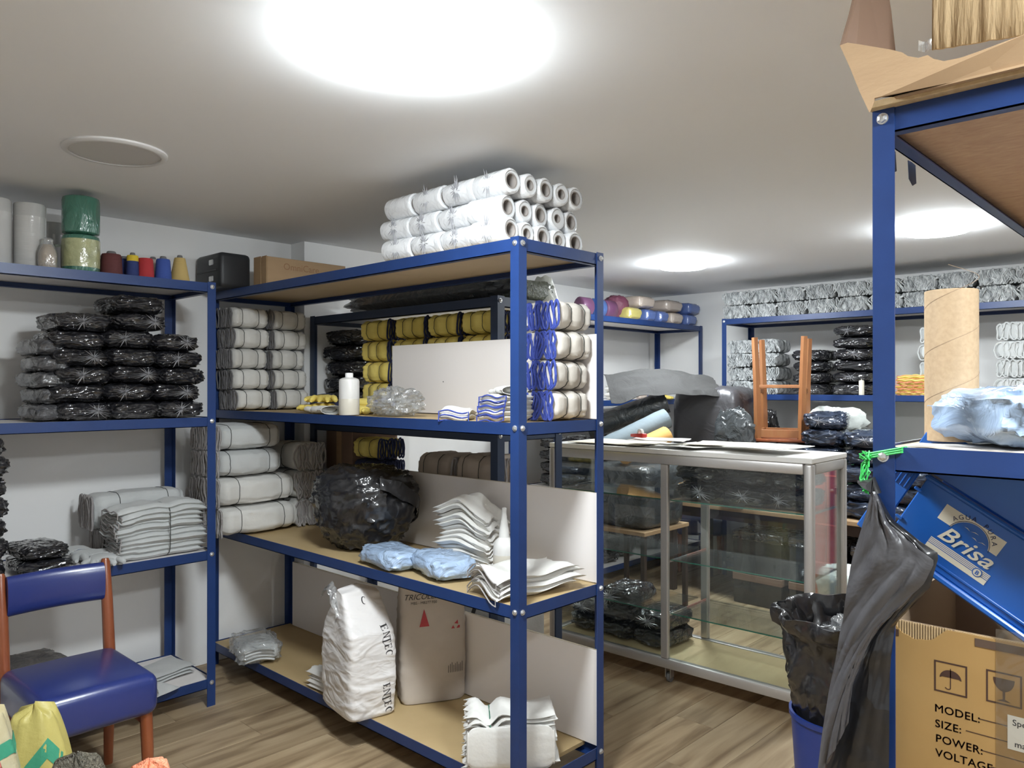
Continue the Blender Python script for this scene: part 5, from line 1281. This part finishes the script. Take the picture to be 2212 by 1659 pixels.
arc = lambda cx, cy, r, a0, a1, n=20: [(cx+r*math.cos(R(a0+(a1-a0)*i/n)), cy+r*math.sin(R(a0+(a1-a0)*i/n))) for i in range(n+1)]
c0, cn, ra = .115, .081, .036
patch = [(.053,.089),(.053,.1215),(.166,.1215),(.166,.089)]+arc(c0, cn, ra, 13, 167)
dec([patch[:1]+patch[1:]], MT['cream'], 'logo_patch', 'cream arched logo background')
dec([arc(c0, cn, ra+.0022, 8, 172)+arc(c0, cn, ra+.0012, 172, 8)], MT['navycloth'], 'logo_line', None, -.0008)
for i, ch in enumerate('AGUA PURA'):
    if ch == ' ': continue
    a = 146-112*i/8; g = text_geo(ch, .0125)
    q = R(a-90); cx, cy = c0+(ra+.0050)*math.cos(R(a)), cn+(ra+.0050)*math.sin(R(a))
    dec(([(cx+v[0]*math.cos(q)-v[1]*math.sin(q), cy+v[0]*math.sin(q)+v[1]*math.cos(q), 0) for v in g[0]], g[1]), MT['navycloth'], 'lettering', None, -.0009)
g = text_geo('Brisa', .050, .35, .012, 'LEFT')
dec(([(v[0]+.068, v[1]*.82+.059, 0) for v in g[0]], g[1]), MT['cream'], 'lettering', 'cream slanted Brisa lettering', -.0010)
for bx, by in ((.098,.101),(.117,.092)):      # two gulls
    dec([[(bx,by+.002),(bx+.006,by+.003),(bx+.012,by),(bx+.006,by+.0016)],[(bx+.012,by),(bx+.020,by+.004),(bx+.027,by+.003),(bx+.019,by+.0026)]], MT['cream'], 'gull', None, -.0010)
dec([[(.063,.0305+.0),(.178,.0305),(.178,.0405),(.063,.0405)]]+[[(.063,.0418+.0030*i),(.178,.0418+.0030*i),(.178,.0438+.0030*i),(.063,.0438+.0030*i)] for i in range(4)], MT['cream'], 'logo_stripes', 'cream stripes under the lettering')
dec([arc(.158,.0440,.0085,0,360,16)[:-1]], MT['brblue'], 'emblem', None, -.0009); dec([arc(.158,.0440,.0068,0,360,16)[:-1]], MT['cream'], 'emblem', None, -.0012)
g = text_geo('B', .011, 0, .02); dec(([(v[0]+.158, v[1]+.0400, 0) for v in g[0]], g[1]), MT['brblue'], 'emblem', None, -.0015)
MT['chippale'] = M('pale_chipboard', (.66,.50,.29), .8, var=.7, vscale=70, vcol=(.45,.30,.15))
# ---- torn carton on top of the rack
MT['kraftbox'] = M('kraft_carton', (.46,.31,.175), .75, var=.5, vscale=7, vcol=(.40,.26,.145), bump=.15, bscale=30, bdist=.006, stretch=(1,1,3))
MT['kraftlight'] = M('kraft_carton_pale', (.60,.44,.25), .75, var=.5, vscale=9, vcol=(.50,.35,.19), bump=.5, bscale=16, bdist=.01, stretch=(6,6,.8))
def cardpoly(nm, pts, nrm, m, par, tk=.005, lab=None):
    """flat card with an outline of world points, thickness along nrm"""
    N = Vector(nrm).normalized()*tk; k = len(pts); o0 = par.location
    V = [tuple(Vector(q)-o0) for q in pts]+[tuple(Vector(q)+N-o0) for q in pts]
    F = [tuple(range(k)), tuple(reversed(range(k, 2*k)))]+[(i, k+i, k+(i+1) % k, (i+1) % k) for i in range(k)]
    return obj(nm, (V, F), m, par, 0, lab)
bpy.context.view_layer.update()
t = thing('torn_carton', 'torn open brown carton on top of the near right rack', 'box', (1.47, .45, 2.03))
WX = 1.455
top = [(1815,97),(1832,91),(1860,95),(1895,101),(1925,106),(1950,112),(1962,120),(1985,124),(2005,118),(2018,126),(2040,131),(2075,124),(2110,112),(2150,97),(2190,82),(2232,66)]
bot = [(2232,168),(2100,186),(2000,200),(1935,214),(1903,224),(1890,238),(1878,241),(1858,198),(1838,148)]
pts = [at(a, b, x=WX+.00*(a > 0)) for a, b in top+bot]
pts = [Vector((q.x+(.02 if q.z < 2.06 and q.y < .46 else 0), q.y, max(q.z, 2.028) if q.y < .479 else q.z)) for q in pts]
cardpoly('front_wall', pts, (1,0,0), MT['kraftbox'], t)
P0 = at(1815, 97, x=WX)
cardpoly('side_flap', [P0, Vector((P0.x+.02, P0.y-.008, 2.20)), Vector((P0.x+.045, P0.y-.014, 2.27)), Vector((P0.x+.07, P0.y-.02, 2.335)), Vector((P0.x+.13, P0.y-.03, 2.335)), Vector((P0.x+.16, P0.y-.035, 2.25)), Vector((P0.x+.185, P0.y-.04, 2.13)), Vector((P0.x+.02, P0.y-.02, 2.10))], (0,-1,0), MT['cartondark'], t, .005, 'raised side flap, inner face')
IX = 1.56
ins = [(2011,-40),(2013,30),(2017,80),(2023,124),(2045,131),(2090,118),(2150,100),(2232,80),(2240,-40)]
pin = [at(a, b, x=IX) for a, b in ins]; pin = [Vector((q.x, q.y, min(q.z, 2.345))) for q in pin]
n = 30
V = []; F = []
yl, yr = pin[0].y, pin[-1].y
for i in range(n+1):
    u = i/n; y = yl+(yr-yl)*u
    for z, dd in ((2.13-.02*u, .0), (2.24, .006), (2.345, .012)):
        V.append((IX+dd+.008*ridge(u*3, z*2, 0, 2.4, 4)*(1-.3*u)-t.location.x, y-.004*(2.345-z)*10*.2-t.location.y, z-t.location.z))
for i in range(n):
    for j in range(2): F.append((3*i+j, 3*i+3+j, 3*i+4+j, 3*i+1+j))
o = obj('inner_wall', (V,F), MT['kraftlight'], t, 60, 'crumpled pale inner wall'); md = o.modifiers.new('thick', 'SOLIDIFY'); md.thickness = .005
obj('floor_panel', box(.0,.40,-.44,.0,-.004,.0,0), MT['kraftbox'], t, 0)
t2 = obj('clear_tape', sheet(6, 4, lambda u, v: (at(1985+32*u, 108-22*v, x=1.52)-t.location)+Vector((.01*math.sin(u*5),0,0)), .001), MT['filmclear'], t, 20)
tag(o := obj('osb_offcut', box(-.018,.45,-.40,.026,0,.013,.001), MT['chippale'], None, 0), 'chipboard offcut lying under the torn carton', 'board'); o.location = (1.50, .474, 2.0195)
# torn tape on the rack's side beam
t = thing('torn_tape', 'dark torn tape scraps hanging from the top right beam', 'tape', (1.60, .500, 1.975))
for a in (.0, .13): obj('scrap', sheet(4, 4, lambda u, v: (a+.05*u+.02*v, .003+.004*v, (.006-.045*v)*(1-.5*abs(u-.5))), .001), MT['slate'], t, 0)
# green string tied round the post, and the hanging black bags
MT['gcord'] = M('bright_green_cord', (.06,.55,.12), .45)
c = at(1905, 985, x=1.50)
t = thing('tied_twine', 'bright green cord tied around the near blue post', 'cord', (1.50, .497, c.z))
for k in range(3): obj('cord_loop', tube([(-.004,.004,.004*k-.004),(-.004,-.05,.009+.004*k),(.02,-.052,.009+.004*k),(.052,-.02,.004*k),(.05,.004,.004*k-.004)], .0018, 5, True), MT['gcord'], t, 40)
rn = random.Random(4)
for k in range(7):
    pts = [(-.006,.006,0)]
    for i in range(1, 7): pts.append((-.008+rn.uniform(-.005,.005), .010+rn.uniform(-.008,.010), .006-.0125*i+rn.uniform(-.003,.003)))
    obj('cord_tail', tube(pts, .0014, 4), MT['gcord'], t, 40)
rk = random.Random(9); obj('knot', tube([(-.008+rk.uniform(-.008,.008), .012+rk.uniform(-.011,.011), rk.uniform(-.009,.010)) for _ in range(26)], .0016, 5), MT['gcord'], t, 40)
def hang(label, Lc, Rc, xs, m, sd, th, wr):
    """hanging folded polythene between a left and a right outline (pixels), xs = distance plane at top and bottom"""
    def ev(C, v):
        f = v*(len(C)-1); i = min(int(f), len(C)-2); q = f-i; return (C[i][0]+(C[i+1][0]-C[i][0])*q, C[i][1]+(C[i+1][1]-C[i][1])*q)
    def fn(u, v):
        a, b = ev(Lc, v), ev(Rc, v); px = a[0]+(b[0]-a[0])*u; py = a[1]+(b[1]-a[1])*u
        x = xs[0]+(xs[1]-xs[0])*v+.012*math.sin(u*math.pi)*-1+wr*(ridge(u*1.2+v*1.6, v*.6-u*.2, 0, 3, sd)*.6+nz(u*5, v*9, 0, 1, sd)*.4)
        return at(px, py, x=x)
    return sheet(26, 40, fn, th)
t = thing('hanging_bags', 'folded black garbage bags hanging from the green cord on the near post', 'bags', (0,0,0))
L1c = [(1884,1062),(1872,1110),(1850,1180),(1836,1230),(1828,1290),(1818,1350),(1806,1420),(1790,1500),(1776,1590),(1764,1690)]
R1c = [(1890,1062),(1915,1128),(1975,1180),(2018,1212),(1995,1258),(1950,1305),(1905,1345),(1868,1400),(1842,1470),(1830,1560)]
obj('outer_bag', hang('', L1c, R1c, (1.47,1.45), 0, 5, .004, .012), MT['blackroll'], t, 50)
L2c = [(1886,1064),(1905,1130),(1950,1180),(1960,1230),(1940,1280),(1905,1330),(1860,1400),(1835,1480),(1800,1590),(1768,1700)]
R2c = [(1892,1064),(1925,1122),(1985,1170),(2027,1196),(2008,1265),(1975,1300),(1932,1345),(1922,1420),(1920,1520),(1918,1700)]
obj('inner_bag', hang('', L2c, R2c, (1.488,1.478), 0, 9, .004, .006), MT['blackbag'], t, 50)
obj('gathered_neck', tube([at(1872,1052,x=1.475), at(1884,1035,x=1.475), at(1890,1065,x=1.478)], .014, 8, False, (1.4,.5,.8)), MT['blackbag'], t, 50)
# ---- blue bin lined with a black bag, left of the hanging bags
MT['binblue'] = M('dark_blue_plastic', (.012,.035,.20), .4, coat=.2)
q = at(1818, x=2.45)
t = thing('waste_bin', 'dark blue bin lined with a crumpled black bag beside the hanging bags', 'bin', (q.x, q.y, 0))
obj('body', lathe([(.115,0),(.12,.004),(.150,.48),(.156,.485),(.156,.50),(.148,.50),(.118,.01)], 36, True, False), MT['binblue'], t)
def liner(u, v):
    a = 2*math.pi*u; fo = .022*max(0,ridge(math.cos(a)*1.2, math.sin(a)*1.2, v*1.3, 2.2, 3))**2+.014*nz(math.cos(a)*3, math.sin(a)*3, v*6, 1, 6)+.008*nz(math.cos(a)*7, math.sin(a)*7, v*14, 1, 8)
    if v < .62: q_ = v/.62; r = .112+.040*min(1,q_*1.8)+fo*min(1,q_*3); z = .44+.33*q_
    elif v < .8: q_ = (v-.62)/.18; r = .158+.018*math.sin(q_*3.1)+fo*1.6; z = .77+.05*math.sin(q_*3.1)+.012*nz(math.cos(a)*3,math.sin(a)*3,0)
    else: q_ = (v-.8)/.2; r = .150-.06*q_+fo; z = .77-.10*q_
    return (r*math.cos(a), r*math.sin(a), z+.02*math.cos(a+1)*v+.015*nz(math.cos(a)*2.5, math.sin(a)*2.5, 1)*v)
obj('liner', sheet(72, 40, liner, .003), MT['blackbag'], t, 60)
obj('contents', xf(blob_bag(.22,.22,.16, 95, .3, 40, 24), (0,0,.60)), MT['blackbag'], t, 50); obj('crumpled_film', xf(blob_bag(.12,.12,.10, 97, .4, 30, 18), (.0,-.03,.70)), MT['filmclear'], t, 20)
